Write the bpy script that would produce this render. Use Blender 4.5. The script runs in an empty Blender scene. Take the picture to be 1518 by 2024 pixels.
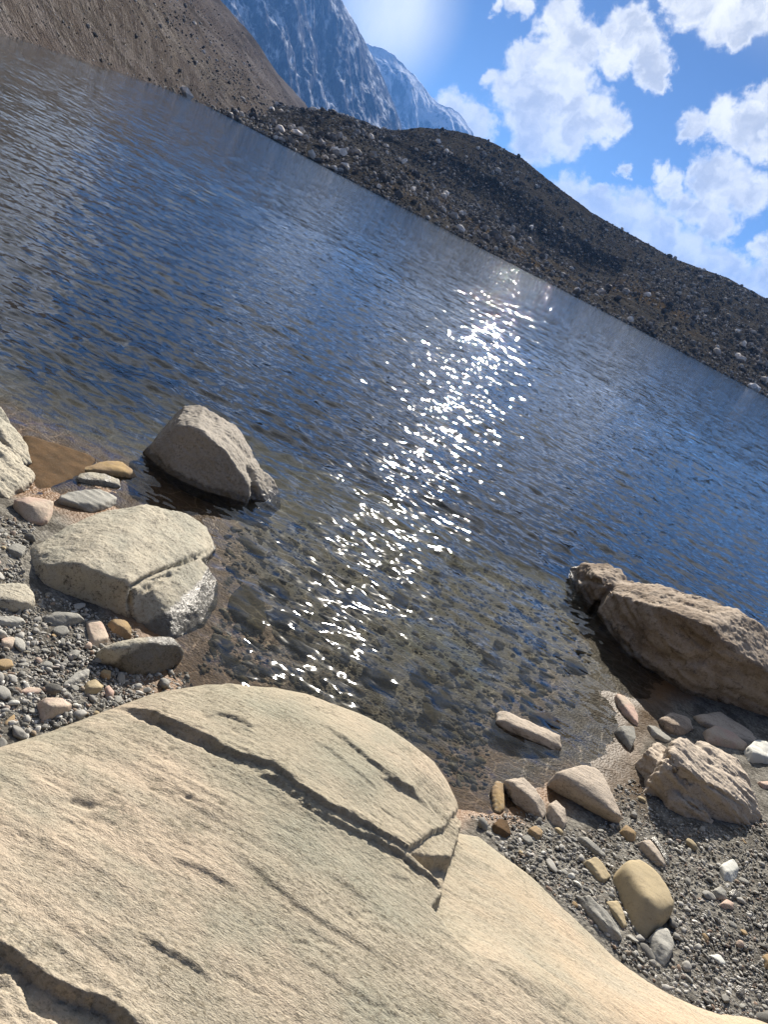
import bpy, bmesh, math, random
import numpy as np
from mathutils import Matrix, Vector

rng = np.random.default_rng(7)
S = bpy.context.scene
COL = S.collection

# ------------------------------------------------------------------ camera
FPX, PITCH, ROLL, CAMH = 1520.0, math.radians(20.5), math.radians(27.6), 2.0
SUN_EL, SUN_AZ = math.radians(27.0), math.radians(1.0)
_F = np.array([0, math.cos(PITCH), -math.sin(PITCH)])
_R = np.array([1.0, 0, 0])
_U = np.array([0, math.sin(PITCH), math.cos(PITCH)])
CX = math.cos(ROLL) * _R + math.sin(ROLL) * _U
CY = -math.sin(ROLL) * _R + math.cos(ROLL) * _U
CAM = np.array([0, 0, CAMH])


def ray(x, y):
    return _F + (x - 759) / FPX * CX - (y - 1012) / FPX * CY


def un(x, y, z=0.0):
    """point of the photograph lying at height z"""
    d = ray(x, y)
    return CAM + d * ((z - CAMH) / d[2])


def proj(P):
    q = P - CAM
    w = np.maximum(q @ _F, 1e-3)
    return np.stack([759 + FPX * (q @ CX) / w, 1012 - FPX * (q @ CY) / w], -1)


def azel(x, y):
    d = ray(x, y)
    return (math.degrees(math.atan2(d[0], d[1])),
            math.degrees(math.atan2(d[2], math.hypot(d[0], d[1]))))


cam = bpy.data.objects.new('camera', bpy.data.cameras.new('camera'))
COL.objects.link(cam)
cam.data.sensor_fit = 'AUTO'
cam.data.sensor_width = 36.0
cam.data.lens = FPX / 2024 * 36.0
cam.data.clip_start, cam.data.clip_end = 0.05, 40000
M = Matrix([list(CX) + [0], list(CY) + [0], list(-_F) + [0], [0, 0, 0, 1]]).transposed()
M[0][3], M[1][3], M[2][3] = 0, 0, CAMH
M[3][0] = M[3][1] = M[3][2] = 0
M[3][3] = 1
cam.matrix_world = M
S.camera = cam

# ------------------------------------------------------------------ noise
_perm = rng.permutation(256)
_perm = np.concatenate([_perm, _perm])
_g = rng.normal(size=(256, 3))
_g /= np.linalg.norm(_g, axis=1)[:, None]


def perlin(P):
    P = np.asarray(P, float)
    i = np.floor(P).astype(np.int64)
    f = P - i
    u = f * f * f * (f * (f * 6 - 15) + 10)
    i &= 255
    out = np.zeros(len(P))
    for dx in (0, 1):
        for dy in (0, 1):
            for dz in (0, 1):
                h = _perm[_perm[_perm[i[:, 0] + dx & 255] + i[:, 1] + dy & 255] + i[:, 2] + dz & 255]
                g = _g[h]
                d = g[:, 0] * (f[:, 0] - dx) + g[:, 1] * (f[:, 1] - dy) + g[:, 2] * (f[:, 2] - dz)
                w = (u[:, 0] if dx else 1 - u[:, 0]) * (u[:, 1] if dy else 1 - u[:, 1]) * (u[:, 2] if dz else 1 - u[:, 2])
                out += w * d
    return out * 1.5


def fbm(P, oct=4, gain=.5, lac=2.03, ridged=False):
    P = np.asarray(P, float)
    a, s, out = 1.0, 0.0, np.zeros(len(P))
    for k in range(oct):
        n = perlin(P * lac ** k + 17.3 * k)
        if ridged:
            n = 1 - 2 * np.abs(n)
        out += a * n
        s += a
        a *= gain
    return out / s


def sstep(a, b, x):
    t = np.clip((x - a) / (b - a), 0, 1)
    return t * t * (3 - 2 * t)


# ------------------------------------------------------------------ mesh helpers
def make_mesh(name, V, Fq, mat=None, smooth=True):
    me = bpy.data.meshes.new(name)
    V = np.ascontiguousarray(V, np.float32)
    Fq = np.ascontiguousarray(Fq, np.int32)
    n, k = Fq.shape
    me.vertices.add(len(V))
    me.vertices.foreach_set('co', V.ravel())
    me.loops.add(n * k)
    me.loops.foreach_set('vertex_index', Fq.ravel())
    me.polygons.add(n)
    me.polygons.foreach_set('loop_start', np.arange(0, n * k, k, dtype=np.int32))
    me.polygons.foreach_set('use_smooth', np.full(n, smooth, bool))
    me.update(calc_edges=True)
    if mat:
        me.materials.append(mat)
    return me


def obj(name, me, label=None, cat=None, group=None, kind=None, loc=None):
    o = bpy.data.objects.new(name, me)
    COL.objects.link(o)
    if loc is not None:
        o.location = loc
    if label:
        o['label'] = label
    if cat:
        o['category'] = cat
    if group:
        o['group'] = group
    if kind:
        o['kind'] = kind
    return o


def vattr(me, name, val):
    a = me.attributes.new(name, 'FLOAT', 'POINT')
    a.data.foreach_set('value', np.ascontiguousarray(val, np.float32))


def grid_faces(nr, nc):
    i = np.arange(nr * nc).reshape(nr, nc)
    return np.stack([i[:-1, :-1], i[:-1, 1:], i[1:, 1:], i[1:, :-1]], -1).reshape(-1, 4)


def hull_mesh(pts):
    bm = bmesh.new()
    for p in pts:
        bm.verts.new(p)
    r = bmesh.ops.convex_hull(bm, input=bm.verts, use_existing_faces=False)
    junk = [e for e in r['geom_interior'] + r['geom_unused'] if isinstance(e, bmesh.types.BMVert)]
    bmesh.ops.delete(bm, geom=list(set(junk)), context='VERTS')
    bmesh.ops.recalc_face_normals(bm, faces=bm.faces)
    V = np.array([v.co[:] for v in bm.verts])
    bm.verts.index_update()
    F = np.array([[v.index for v in f.verts] for f in bm.faces if len(f.verts) == 3])
    bm.free()
    return V, F


def voxelize(parts, vox):
    Vs, Fs, n = [], [], 0
    for V, F in parts:
        Vs.append(V)
        Fs.append(F + n)
        n += len(V)
    me = make_mesh('tmp', np.concatenate(Vs), np.concatenate(Fs))
    o = bpy.data.objects.new('tmp', me)
    COL.objects.link(o)
    m = o.modifiers.new('r', 'REMESH')
    m.mode = 'VOXEL'
    m.voxel_size = vox
    m.adaptivity = 0
    dg = bpy.context.evaluated_depsgraph_get()
    e = o.evaluated_get(dg).to_mesh()
    V = np.empty(len(e.vertices) * 3, np.float32)
    e.vertices.foreach_get('co', V)
    L = np.empty(len(e.loops), np.int32)
    e.loops.foreach_get('vertex_index', L)
    V = V.reshape(-1, 3).astype(float)
    F = L.reshape(-1, 4)
    bpy.data.objects.remove(o)
    bpy.data.meshes.remove(me)
    return V, F


def edges_of(F):
    E = np.concatenate([F[:, [i, (i + 1) % F.shape[1]]] for i in range(F.shape[1])])
    E.sort(axis=1)
    return np.unique(E, axis=0)


def laplace(V, F, it, lam=.5):
    E = edges_of(F)
    a = np.concatenate([E[:, 0], E[:, 1]])
    b = np.concatenate([E[:, 1], E[:, 0]])
    cnt = np.maximum(np.bincount(a, minlength=len(V)), 1)[:, None]
    for _ in range(it):
        s = np.stack([np.bincount(a, V[b, k], minlength=len(V)) for k in range(3)], -1)
        V = V + lam * (s / cnt - V)
    return V


def vnormals(V, F):
    n = np.cross(V[F[:, 2]] - V[F[:, 0]], V[F[:, -1]] - V[F[:, 1]]) if F.shape[1] == 4 else \
        np.cross(V[F[:, 1]] - V[F[:, 0]], V[F[:, 2]] - V[F[:, 0]])
    N = np.zeros_like(V)
    for k in range(F.shape[1]):
        for c in range(3):
            N[:, c] += np.bincount(F[:, k], n[:, c], minlength=len(V))
    return N / np.maximum(np.linalg.norm(N, axis=1), 1e-9)[:, None]


def polydist(Q, pl):
    """distance to a polyline, parameter along it 0..1, signed side (+ = above it in the photo)"""
    pl = np.asarray(pl, float)
    seg = np.linalg.norm(np.diff(pl, axis=0), axis=1)
    cum = np.concatenate([[0], np.cumsum(seg)])
    best = np.full(len(Q), 1e9)
    tt = np.zeros(len(Q))
    sd = np.zeros(len(Q))
    for k in range(len(pl) - 1):
        a, d = pl[k], pl[k + 1] - pl[k]
        t = np.clip(((Q - a) @ d) / (d @ d), 0, 1)
        v = Q - a - t[:, None] * d
        r = np.hypot(v[:, 0], v[:, 1])
        m = r < best
        best[m] = r[m]
        tt[m] = (cum[k] + t[m] * seg[k]) / cum[-1]
        cr = d[0] * (Q[:, 1] - a[1]) - d[1] * (Q[:, 0] - a[0])
        sd[m] = np.where(cr[m] < 0, 1, -1)
    return best, tt, sd


def inpoly(Q, pl):
    pl = np.asarray(pl, float)
    c = np.zeros(len(Q), bool)
    j = len(pl) - 1
    for i in range(len(pl)):
        yi, yj = pl[i, 1], pl[j, 1]
        m = ((yi > Q[:, 1]) != (yj > Q[:, 1])) & (Q[:, 0] < (pl[j, 0] - pl[i, 0]) * (Q[:, 1] - yi) / (yj - yi + 1e-12) + pl[i, 0])
        c ^= m
        j = i
    return c


def sdpoly(Q, pl):
    """signed distance to a closed polygon, + inside"""
    d, _, _ = polydist(Q, list(pl) + [pl[0]])
    return np.where(inpoly(Q, pl), d, -d)


# ------------------------------------------------------------------ material helpers
class NT:
    def __init__(s, name, world=False):
        if world:
            s.m = bpy.data.worlds.new(name)
        else:
            s.m = bpy.data.materials.new(name)
        s.m.use_nodes = True
        s.t = s.m.node_tree
        s.t.nodes.clear()

    def n(s, typ, ins=None, **props):
        nd = s.t.nodes.new(typ)
        for k, v in props.items():
            setattr(nd, k, v)
        for k, v in (ins or {}).items():
            s.put(nd.inputs[k], v)
        return nd

    def put(s, sock, v):
        if isinstance(v, bpy.types.NodeSocket):
            s.t.links.new(v, sock)
        elif isinstance(v, bpy.types.Node):
            s.t.links.new(v.outputs[0], sock)
        else:
            if sock.type == 'RGBA' and len(v) == 3:
                v = (*v, 1)
            sock.default_value = v

    def math(s, op, a, b=0.0, c=None, clamp=False):
        i = {0: a, 1: b}
        if c is not None:
            i[2] = c
        return s.n('ShaderNodeMath', i, operation=op, use_clamp=clamp).outputs[0]

    def vmath(s, op, a, b=(0, 0, 0), scale=None):
        i = {0: a, 1: b}
        nd = s.n('ShaderNodeVectorMath', i, operation=op)
        if scale is not None:
            s.put(nd.inputs['Scale'], scale)
        return nd.outputs[1 if op in ('LENGTH', 'DISTANCE', 'DOT_PRODUCT') else 0]

    def mix(s, f, a, b, blend='MIX'):
        nd = s.n('ShaderNodeMix', data_type='RGBA', blend_type=blend)
        s.put(nd.inputs[0], f)
        s.put(nd.inputs[6], a)
        s.put(nd.inputs[7], b)
        return nd.outputs[2]

    def ramp(s, x, lo, hi, a=0.0, b=1.0):
        nd = s.n('ShaderNodeMapRange', {0: x, 1: lo, 2: hi, 3: a, 4: b}, interpolation_type='SMOOTHSTEP')
        return nd.outputs[0]

    def noise(s, vec, scale, detail=4.0, rough=.55, dist=0.0, out=0):
        return s.n('ShaderNodeTexNoise', {'Vector': vec, 'Scale': scale, 'Detail': detail, 'Roughness': rough, 'Distortion': dist}).outputs[out]

    def out(s, surf=None, vol=None):
        o = s.n('ShaderNodeOutputMaterial')
        if surf:
            s.put(o.inputs[0], surf)
        if vol:
            s.put(o.inputs[1], vol)
        return s.m


def scaled(t, vec, sc):
    return t.vmath('MULTIPLY', vec, sc)


def rock_mat(name, c1, c2, c3, speck=(.05, .045, .04), grain=1.0, streak=None, bump=.35, wet=.045, rough=.85, rnd=.25, speckamt=.5, wetx=None):
    t = NT(name)
    pos = t.n('ShaderNodeNewGeometry').outputs['Position']
    tc = t.n('ShaderNodeTexCoord').outputs['Object']
    oi = t.n('ShaderNodeObjectInfo').outputs['Random']
    off = t.n('ShaderNodeCombineXYZ', {0: t.math('MULTIPLY', oi, 31.0), 1: t.math('MULTIPLY', oi, 57.0), 2: 0.0})
    p = t.vmath('ADD', tc, off.outputs[0])
    pst = p
    if streak:
        mp = t.n('ShaderNodeMapping', {'Vector': p, 'Rotation': streak[0], 'Scale': streak[1]})
        pst = mp.outputs[0]
    n1 = t.noise(pst, 3.0 * grain, 6, .6)
    n2 = t.noise(pst, 11.0 * grain, 5, .65, .3)
    n3 = t.noise(p, 62.0 * grain, 4, .75)
    n4 = t.noise(p, 170.0 * grain, 2, .6)
    c = t.mix(t.ramp(n1, .38, .62), c1, c2)
    c = t.mix(t.ramp(n2, .5, .72, 0, .75), c, c3)
    sp = t.math('MULTIPLY', t.ramp(n3, .50, .62), t.ramp(n2, .35, .65, .25, 1.0))
    c = t.mix(t.math('MULTIPLY', sp, speckamt), c, speck)
    c = t.mix(t.ramp(n4, .58, .72, 0, .3 * min(1, speckamt * 2)), c, (.75, .70, .6))
    if rnd:
        v = t.math('MULTIPLY_ADD', oi, rnd, 1.0 - rnd * .5)
        c = t.mix(1.0, c, t.n('ShaderNodeCombineColor', {0: v, 1: v, 2: v}).outputs[0], 'MULTIPLY')
    # wet band above the waterline
    z = t.n('ShaderNodeSeparateXYZ', {0: pos}).outputs[2]
    zz = t.math('SUBTRACT', z, t.math('MULTIPLY', t.math('SUBTRACT', n2, .5), .09))
    if wetx:
        sx = t.n('ShaderNodeSeparateXYZ', {0: pos})
        e = t.math('MULTIPLY', t.ramp(sx.outputs[0], wetx[0], wetx[1]), wetx[2])
        zz = t.math('SUBTRACT', zz, e)
    w = t.ramp(zz, wet, wet - .025)
    c = t.mix(w, c, t.mix(.72, c, (.02, .014, .009)))
    b = t.math('ADD', t.math('MULTIPLY', n2, .5), t.math('ADD', t.math('MULTIPLY', n3, .34), t.math('MULTIPLY', n4, .07)))
    bp = t.n('ShaderNodeBump', {'Height': b, 'Strength': bump, 'Distance': .03 / grain})
    bs = t.n('ShaderNodeBsdfPrincipled', {'Base Color': c, 'Roughness': t.math('MULTIPLY_ADD', w, .26 - rough, rough), 'Normal': bp})
    t.put(bs.inputs['Specular IOR Level'], t.math('MULTIPLY', w, .45))
    return t.out(bs)


M_TAN = rock_mat('tan_rock', (.42, .345, .24), (.36, .315, .235), (.30, .275, .215), grain=.8, streak=((0, 0, .55), (.6, 3.0, 3.0)), bump=.3, rnd=0, wet=.03)
M_PALE = rock_mat('pale_granite', (.44, .40, .32), (.385, .365, .30), (.27, .255, .215), grain=1.3, bump=.75, rnd=.05, speckamt=.75, wet=.03, wetx=(-.72, -.5, .16))
M_GREY = rock_mat('grey_boulder', (.36, .33, .29), (.31, .285, .25), (.40, .36, .31), grain=1.2, bump=.45, rnd=.05, wet=.05)
M_DARK = rock_mat('layered_boulder', (.40, .34, .28), (.25, .205, .165), (.11, .088, .068), grain=.9, streak=((.2, .3, .5), (.7, 2.2, 2.2)), bump=.5, rnd=.05, wet=.06)
M_BLOCK = rock_mat('pinkish_schist', (.46, .395, .325), (.41, .355, .295), (.28, .24, .20), grain=1.5, streak=((.1, .2, .7), (.6, 2.6, 2.6)), bump=.5, rnd=.1, wet=.02)
M_PINK = rock_mat('pink_stone', (.48, .35, .29), (.46, .385, .31), (.52, .44, .34), grain=3, bump=.35, rnd=.15, wet=.015)
M_OLIVE = rock_mat('olive_tan_stone', (.40, .33, .215), (.36, .30, .20), (.28, .235, .16), grain=2.5, streak=((.2, 0, .9), (.8, 2.0, 2.0)), bump=.22, rnd=.05, speckamt=.2, wet=.015)
M_SCHIST = rock_mat('grey_schist', (.36, .35, .315), (.25, .245, .225), (.46, .445, .39), grain=3.5, streak=((0, .3, -.4), (.4, 3.2, 3.2)), bump=.5, rnd=.25, wet=.015)
M_OCHRE = rock_mat('ochre_stone', (.36, .26, .14), (.30, .22, .14), (.40, .32, .20), grain=4, bump=.4, rnd=.2, wet=.015)
M_QUARTZ = rock_mat('white_quartz', (.62, .61, .56), (.52, .52, .48), (.45, .47, .44), grain=3, bump=.45, rnd=.1, speckamt=.12, wet=-.05)
M_BROWN = rock_mat('brown_wet_stone', (.13, .085, .05), (.10, .07, .045), (.16, .10, .06), grain=3, bump=.5, rnd=.4, wet=-.6, rough=.75, speckamt=.3)
M_PEB = rock_mat('grey_pebble', (.30, .29, .265), (.22, .215, .20), (.42, .40, .37), grain=5, bump=.25, rnd=1.0, speckamt=.3, wet=-.01)
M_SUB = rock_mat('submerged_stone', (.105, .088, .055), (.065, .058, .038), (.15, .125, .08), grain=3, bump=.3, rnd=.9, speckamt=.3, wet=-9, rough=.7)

# ------------------------------------------------------------------ near ground / lake bed
CTRL = [  # px, py, z
    (0, 1440, .05), (100, 1400, .06), (220, 1385, .03), (0, 1300, .06), (120, 1290, .05), (250, 1330, .02), (0, 1180, .06),
    (100, 1200, .04), (40, 1050, .05), (0, 960, .0), (0, 860, .0), (110, 1030, .03), (60, 960, .0), (-80, 960, .05), (-80, 850, .02), (240, 975, .0), (330, 1010, -.02),
    (60, 880, .0), (110, 930, -.015), (150, 890, -.03), (230, 920, -.015), (370, 1310, -.01), (385, 1350, -.02), (440, 1030, -.03),
    (440, 1200, -.035), (420, 1270, -.03), (500, 1250, -.05), (450, 1330, -.05), (600, 1340, -.09), (640, 1390, -.12), (760, 1430, -.12), (850, 1500, -.08),
    (910, 1590, -.02), (940, 1620, .02), (1000, 1520, -.03), (1000, 1600, .0), (1150, 1440, -.02), (1200, 1370, -.005), (1100, 1500, -.015), (1240, 1500, .01),
    (1190, 1250, -.05), (1110, 1300, -.10), (1000, 1380, -.08), (900, 1350, -.14), (700, 1250, -.17), (560, 1150, -.14), (620, 1050, -.28),
    (900, 1180, -.28), (1050, 1150, -.33), (800, 1020, -.5), (1000, 1000, -.75), (620, 920, -.6), (500, 850, -.6), (330, 790, -.6), (200, 800, -.4), (60, 800, -.14),
    (0, 730, -.4), (0, 600, -.9), (300, 600, -1.7), (700, 700, -2.6), (1200, 900, -2.2), (1518, 1100, -1.2), (1300, 1130, -.7),
    (1050, 1640, .03), (1300, 1630, .05), (1400, 1420, .03), (1518, 1450, .08), (1518, 1700, .12), (1400, 1800, .10), (1275, 1850, .08), (1150, 1780, .08), (1420, 1985, .09), (1518, 2010, .10),
    (1600, 1500, .12), (1700, 1800, .2), (1700, 1300, .05), (-150, 1300, .12), (-150, 950, .15), (-200, 700, -.05),
]
_cp = np.array([un(*c) for c in CTRL] + [[0, 0, .05], [-2, 0, .25], [3, 0, .25], [0, -3, .5]])
_K = np.linalg.norm(_cp[:, None, :2] - _cp[None, :, :2], axis=2)
_w = np.linalg.solve(_K + 1e-3 * np.eye(len(_cp)), _cp[:, 2] - _cp[:, 2].mean())


def ground_z(xy):
    xy = np.asarray(xy, float)
    out = np.empty(len(xy))
    for s in range(0, len(xy), 40000):
        q = xy[s:s + 40000]
        out[s:s + 40000] = np.linalg.norm(q[:, None] - _cp[None, :, :2], axis=2) @ _w + _cp[:, 2].mean()
    r = np.hypot(xy[:, 0], xy[:, 1])
    far = np.where(xy[:, 1] > 1.0, -4.5, np.clip(.3 + .04 * r, 0, 6))
    side = sstep(3.2, 1.2, xy[:, 1] - .35 * np.abs(xy[:, 0])) * sstep(4, 8, r)
    far = np.where(side > 0, far * (1 - side) + side * (.25 + .03 * r), far)
    far = far + sstep(0, -6, xy[:, 1]) * np.clip(r - 9, 0, 110) * .68  # unseen hillside added behind the camera to block sky light
    k = sstep(7, 16, r)
    return np.clip(out, -5, .6 + .05 * r) * (1 - k) + far * k


def gpt(x, y):
    """ground point seen at a photo pixel"""
    z = 0.0
    for _ in range(6):
        p = un(x, y, z)
        z = float(ground_z(p[None, :2])[0])
    return un(x, y, z)


def polar(az, r):
    A, Rr = np.meshgrid(np.radians(az), r)
    return np.stack([Rr * np.sin(A), Rr * np.cos(A)], -1).reshape(-1, 2)


az = np.concatenate([np.arange(-180, -58, 4.0), np.arange(-58, 58, .2), np.arange(58, 181, 4.0)])
rr = np.concatenate([np.geomspace(.4, 9, 470), np.geomspace(9.1, 150, 110)])
G = polar(az, rr)
gz = ground_z(G)
near = sstep(9, 5, np.hypot(G[:, 0], G[:, 1]))
G3 = np.column_stack([G, np.zeros(len(G))])
gz = gz + near * (.012 * fbm(G3 * 5, 4) + .006 * fbm(G3 * 28, 3)) + (1 - near) * .3 * fbm(G3 * .3, 3)
gz += near * .02 * np.clip(fbm(G3 * 3.3 + 5, 3), 0, 1) * sstep(-.02, -.15, gz)

t = NT('lake_shore_ground')
pos = t.n('ShaderNodeNewGeometry').outputs['Position']
n1 = t.noise(pos, 1.3, 5, .6)
n2 = t.noise(pos, 9.0, 5, .65)
n3 = t.noise(pos, 60.0, 4, .7)
vor = t.n('ShaderNodeTexVoronoi', {'Vector': pos, 'Scale': 75.0})
z = t.n('ShaderNodeSeparateXYZ', {0: pos}).outputs[2]
grit = t.mix(t.ramp(n3, .3, .7), (.10, .094, .083), (.25, .235, .205))
grit = t.mix(t.math('MULTIPLY', t.ramp(n2, .45, .6), .6), grit, (.045, .040, .034))
sand = t.mix(t.ramp(n3, .35, .65), (.066, .046, .030), (.105, .076, .050))
silt = t.mix(t.ramp(n2, .4, .62), (.105, .074, .036), (.052, .042, .021))
silt = t.mix(t.ramp(n1, .52, .62, 0, .7), silt, (.026, .038, .010))
silt = t.mix(t.math('MULTIPLY', t.ramp(vor.outputs[0], .25, .1), .35), silt, (.09, .08, .055))
zn = t.math('ADD', z, t.math('MULTIPLY', t.math('SUBTRACT', n2, .5), .03))
att = t.n('ShaderNodeAttribute', attribute_name='sand').outputs['Fac']
c = t.mix(t.ramp(zn, -.05, -.11), (.15, .075, .027), silt)
c = t.mix(t.ramp(zn, .0, .03), c, grit)
c = t.mix(t.math('MULTIPLY', att, t.ramp(n2, .25, .45)), c, sand)
ybk = t.n('ShaderNodeSeparateXYZ', {0: pos}).outputs[1]
c = t.mix(t.ramp(ybk, -3, -8), c, t.mix(t.ramp(n1, .4, .6), (.05, .045, .038), (.08, .07, .058)))  # unseen hillside kept dark to dim the fill light on the rocks
rough = t.ramp(zn, .0, .05, .55, .9)
bmp = t.n('ShaderNodeBump', {'Height': t.math('ADD', n3, t.math('MULTIPLY', vor.outputs[0], -.8)), 'Strength': .5, 'Distance': .012})
bs = t.n('ShaderNodeBsdfPrincipled', {'Base Color': c, 'Roughness': rough, 'Normal': bmp, 'Specular IOR Level': t.ramp(zn, .005, .03, .2, .0)})
M_GROUND = t.out(bs)
me = make_mesh('ground', np.column_stack([G, gz]), grid_faces(len(rr), len(az)), M_GROUND)
Q = proj(np.column_stack([G, np.maximum(gz, -.3)]))
front = G[:, 1] > .5
SANDP = [(960, 1560), (1000, 1500), (1080, 1380), (1130, 1290), (1200, 1230), (1290, 1330), (1330, 1440), (1260, 1480), (1300, 1560), (1290, 1610), (1200, 1580), (1120, 1520), (1050, 1560)]
vattr(me, 'sand', np.where(front, sstep(-25, 45, sdpoly(Q, SANDP)), 0))
obj('ground', me, 'gravel and sandy shore running down into the clear shallow water', 'ground', kind='structure')

# ------------------------------------------------------------------ stones
def groove(V, N, pl, depth, width):
    Qp = proj(V)
    d, tt, sd = polydist(Qp, pl)
    k = depth * np.exp(-(d / width) ** 2) * np.clip(np.sin(np.pi * np.clip(tt, .02, .98)) * 2, 0, 1)
    vis = (N * (CAM - V)).sum(1) > 0
    return V - N * (k * vis)[:, None]


def finish(name, parts, mat, label, cat, vox, smooth=3, amp=.012, freq=6, strata=None, grooves=(), group=None, fine=.35, flat=0):
    V, F = voxelize(parts, vox)
    V = laplace(V, F, smooth)
    if smooth <= 3:
        sz_ = np.linalg.norm(V.max(0) - V.min(0))
        for _ in range(9):
            n_ = rng.normal(size=3)
            n_[2] = abs(n_[2]) * .7
            n_ /= np.linalg.norm(n_)
            h_ = V @ n_
            lim_ = h_.max() - rng.uniform(.012, .04) * sz_
            V = V - np.outer(np.clip(h_ - lim_, 0, None) * .9, n_)
    N = vnormals(V, F)
    c = V.mean(0)
    seed = rng.uniform(0, 90, 3)
    d = amp * 1.15 * fbm(V * freq + seed, 5, .55) + fine * 1.3 * amp * fbm(V * freq * 5 + seed, 3, .6, ridged=True)
    if strata is not None:
        dirv, sf, sa = strata
        dirv = np.asarray(dirv, float) / np.linalg.norm(dirv)
        h = V @ dirv
        P = V * freq * .35 + seed
        P = P + np.outer(h * sf, dirv)
        s = fbm(P, 3, .6)
        d += sa * (np.clip(s * 2.2, -1, 1))
    V = V + N * d[:, None]
    for g in grooves:
        N = vnormals(V, F)
        V = groove(V, N, *g)
    lo = V.min(0)
    ctr = np.array([(V[:, 0].min() + V[:, 0].max()) / 2, (V[:, 1].min() + V[:, 1].max()) / 2, lo[2]])
    me = make_mesh(name, V - ctr, F, mat)
    return obj(name, me, label, cat, group, loc=ctr)


UV_, VV_ = np.array([.886, .463]), np.array([-.463, .886])


def solve_ridge(x, y, basexy, z0, steep):
    z = np.linspace(0, 1.6, 400)
    d = ray(x, y)
    P = CAM + d * ((z0 + z[:, None] - CAMH) / d[2])
    dd, _, _ = polydist(P[:, :2], basexy)
    inside = P[:, 1] > np.interp(P[:, 0], basexy[:, 0], basexy[:, 1])
    off = np.where(inside, dd, -dd) - z / math.tan(math.radians(steep))
    k = np.where(off < 0)[0]
    return float(z[k[0]]) if len(k) else .3


def hs(pts, base, z0=0.0, steep=68, bottom=-.12, base_z=0.0):
    """hull whose front face rises from the base line at a given steepness"""
    B = np.array([un(p[0], p[1], z0 + base_z) for p in base])
    B = B[np.argsort(B[:, 0])][:, :2]
    ru, rz, outp = [], [], []
    for q in pts:
        if q[2] == 'r':
            z = solve_ridge(q[0], q[1], B, z0 + base_z, steep) * (q[3] if len(q) > 3 else 1)
            ru.append(np.dot(q[:2], UV_))
            rz.append(z)
            outp.append((q[0], q[1], z + base_z))
    o = np.argsort(ru)
    ru, rz = np.array(ru)[o], np.array(rz)[o]
    for q in pts:
        if q[2] == 't':
            outp.append((q[0], q[1], base_z + q[3] * float(np.interp(np.dot(q[:2], UV_), ru, rz))))
        elif q[2] != 'r':
            outp.append(q)
    outp += [(p[0], p[1], base_z) for p in base]
    return hp(outp, z0, bottom=bottom)


def hp(pts, z0=0.0, back=.0, bottom=-.12):
    """hull from photo points with heights; every raised point also gets a foot below it"""
    P = []
    for q in pts:
        p = un(q[0], q[1], z0 + q[2])
        P.append(p)
        if q[2] > .03:
            P.append([p[0], p[1] + back, z0 + bottom])
        else:
            P.append([p[0], p[1] + .01, z0 + bottom])
    return hull_mesh(P)


STONES = []


def stone(outline, h, k, mat, label, name='stone', cat='stone', smooth=2, amp=None, freq=None, lean=.85, zoff=0.0, vox=None, group=None, strata=None, grooves=(), tilt=0.0, face=66):
    O = np.array(outline, float)
    c = O.mean(0)
    lowp = O[np.argsort(-(O @ VV_))[:max(2, len(O) // 3)]].mean(0)
    zg = gpt(*lowp)[2] + zoff
    u = O @ UV_
    il, ir = int(np.argmin(u)), int(np.argmax(u))
    n = len(O)

    def chain(a, b):
        r = [a]
        while a != b:
            a = (a + 1) % n
            r.append(a)
        return r
    c1, c2 = chain(il, ir), chain(ir, il)
    up, lowc = (c1, c2) if (O[c1] @ VV_).mean() < (O[c2] @ VV_).mean() else (c2, c1)

    def vat(ch, uu):
        q = O[ch]
        o = np.argsort(q @ UV_)
        q = q[o]
        return np.interp(uu, q @ UV_, q @ VV_)
    u0, u1 = u.min(), u.max()
    lb = np.array([un(*(UV_ * q_ + VV_ * vat(lowc, q_)), zg) for q_ in np.linspace(u0, u1, 7)])
    lb = lb[np.argsort(lb[:, 0])][:, :2]
    sol = []
    for f in (.35, .5, .65):
        uu = u0 + f * (u1 - u0)
        vu, vl = vat(up, uu), vat(lowc, uu)
        sol.append(solve_ridge(*(UV_ * uu + VV_ * (vl + (vu - vl) * k)), lb, zg, face))
    h = float(np.clip(np.median(sol), .4 * h, 2.2 * h))
    P = []
    for i in range(n):
        if i in (il, ir):
            z = .35 * h
        elif i in up:
            z = h * lean
        else:
            z = 0.0
        z += tilt * h * ((u[i] - u0) / (u1 - u0) - .5) * (1 if i in up else 0)
        p = un(O[i, 0], O[i, 1], zg + z)
        P.append(p)
        P.append([p[0], p[1], zg - .35 * h - .01])
    for f in (.15, .35, .55, .75, .88):
        uu = u0 + f * (u1 - u0)
        vu, vl = vat(up, uu), vat(lowc, uu)
        vv = vl + (vu - vl) * k
        xy = UV_ * uu + VV_ * vv
        e = 1 - .35 * abs(f - .5) * 2
        z = h * e + tilt * h * (f - .5)
        P.append(un(xy[0], xy[1], zg + z))
    V, F = hull_mesh(P)
    sz = np.linalg.norm(V.max(0) - V.min(0))
    vx = vox or max(.0035, sz / 42)
    o = finish(name, [(V, F)], mat, label, cat, vx, smooth, amp if amp is not None else sz * .022, freq or 1.6 / sz, strata, grooves, group)
    STONES.append((O, o))
    return o


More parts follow.
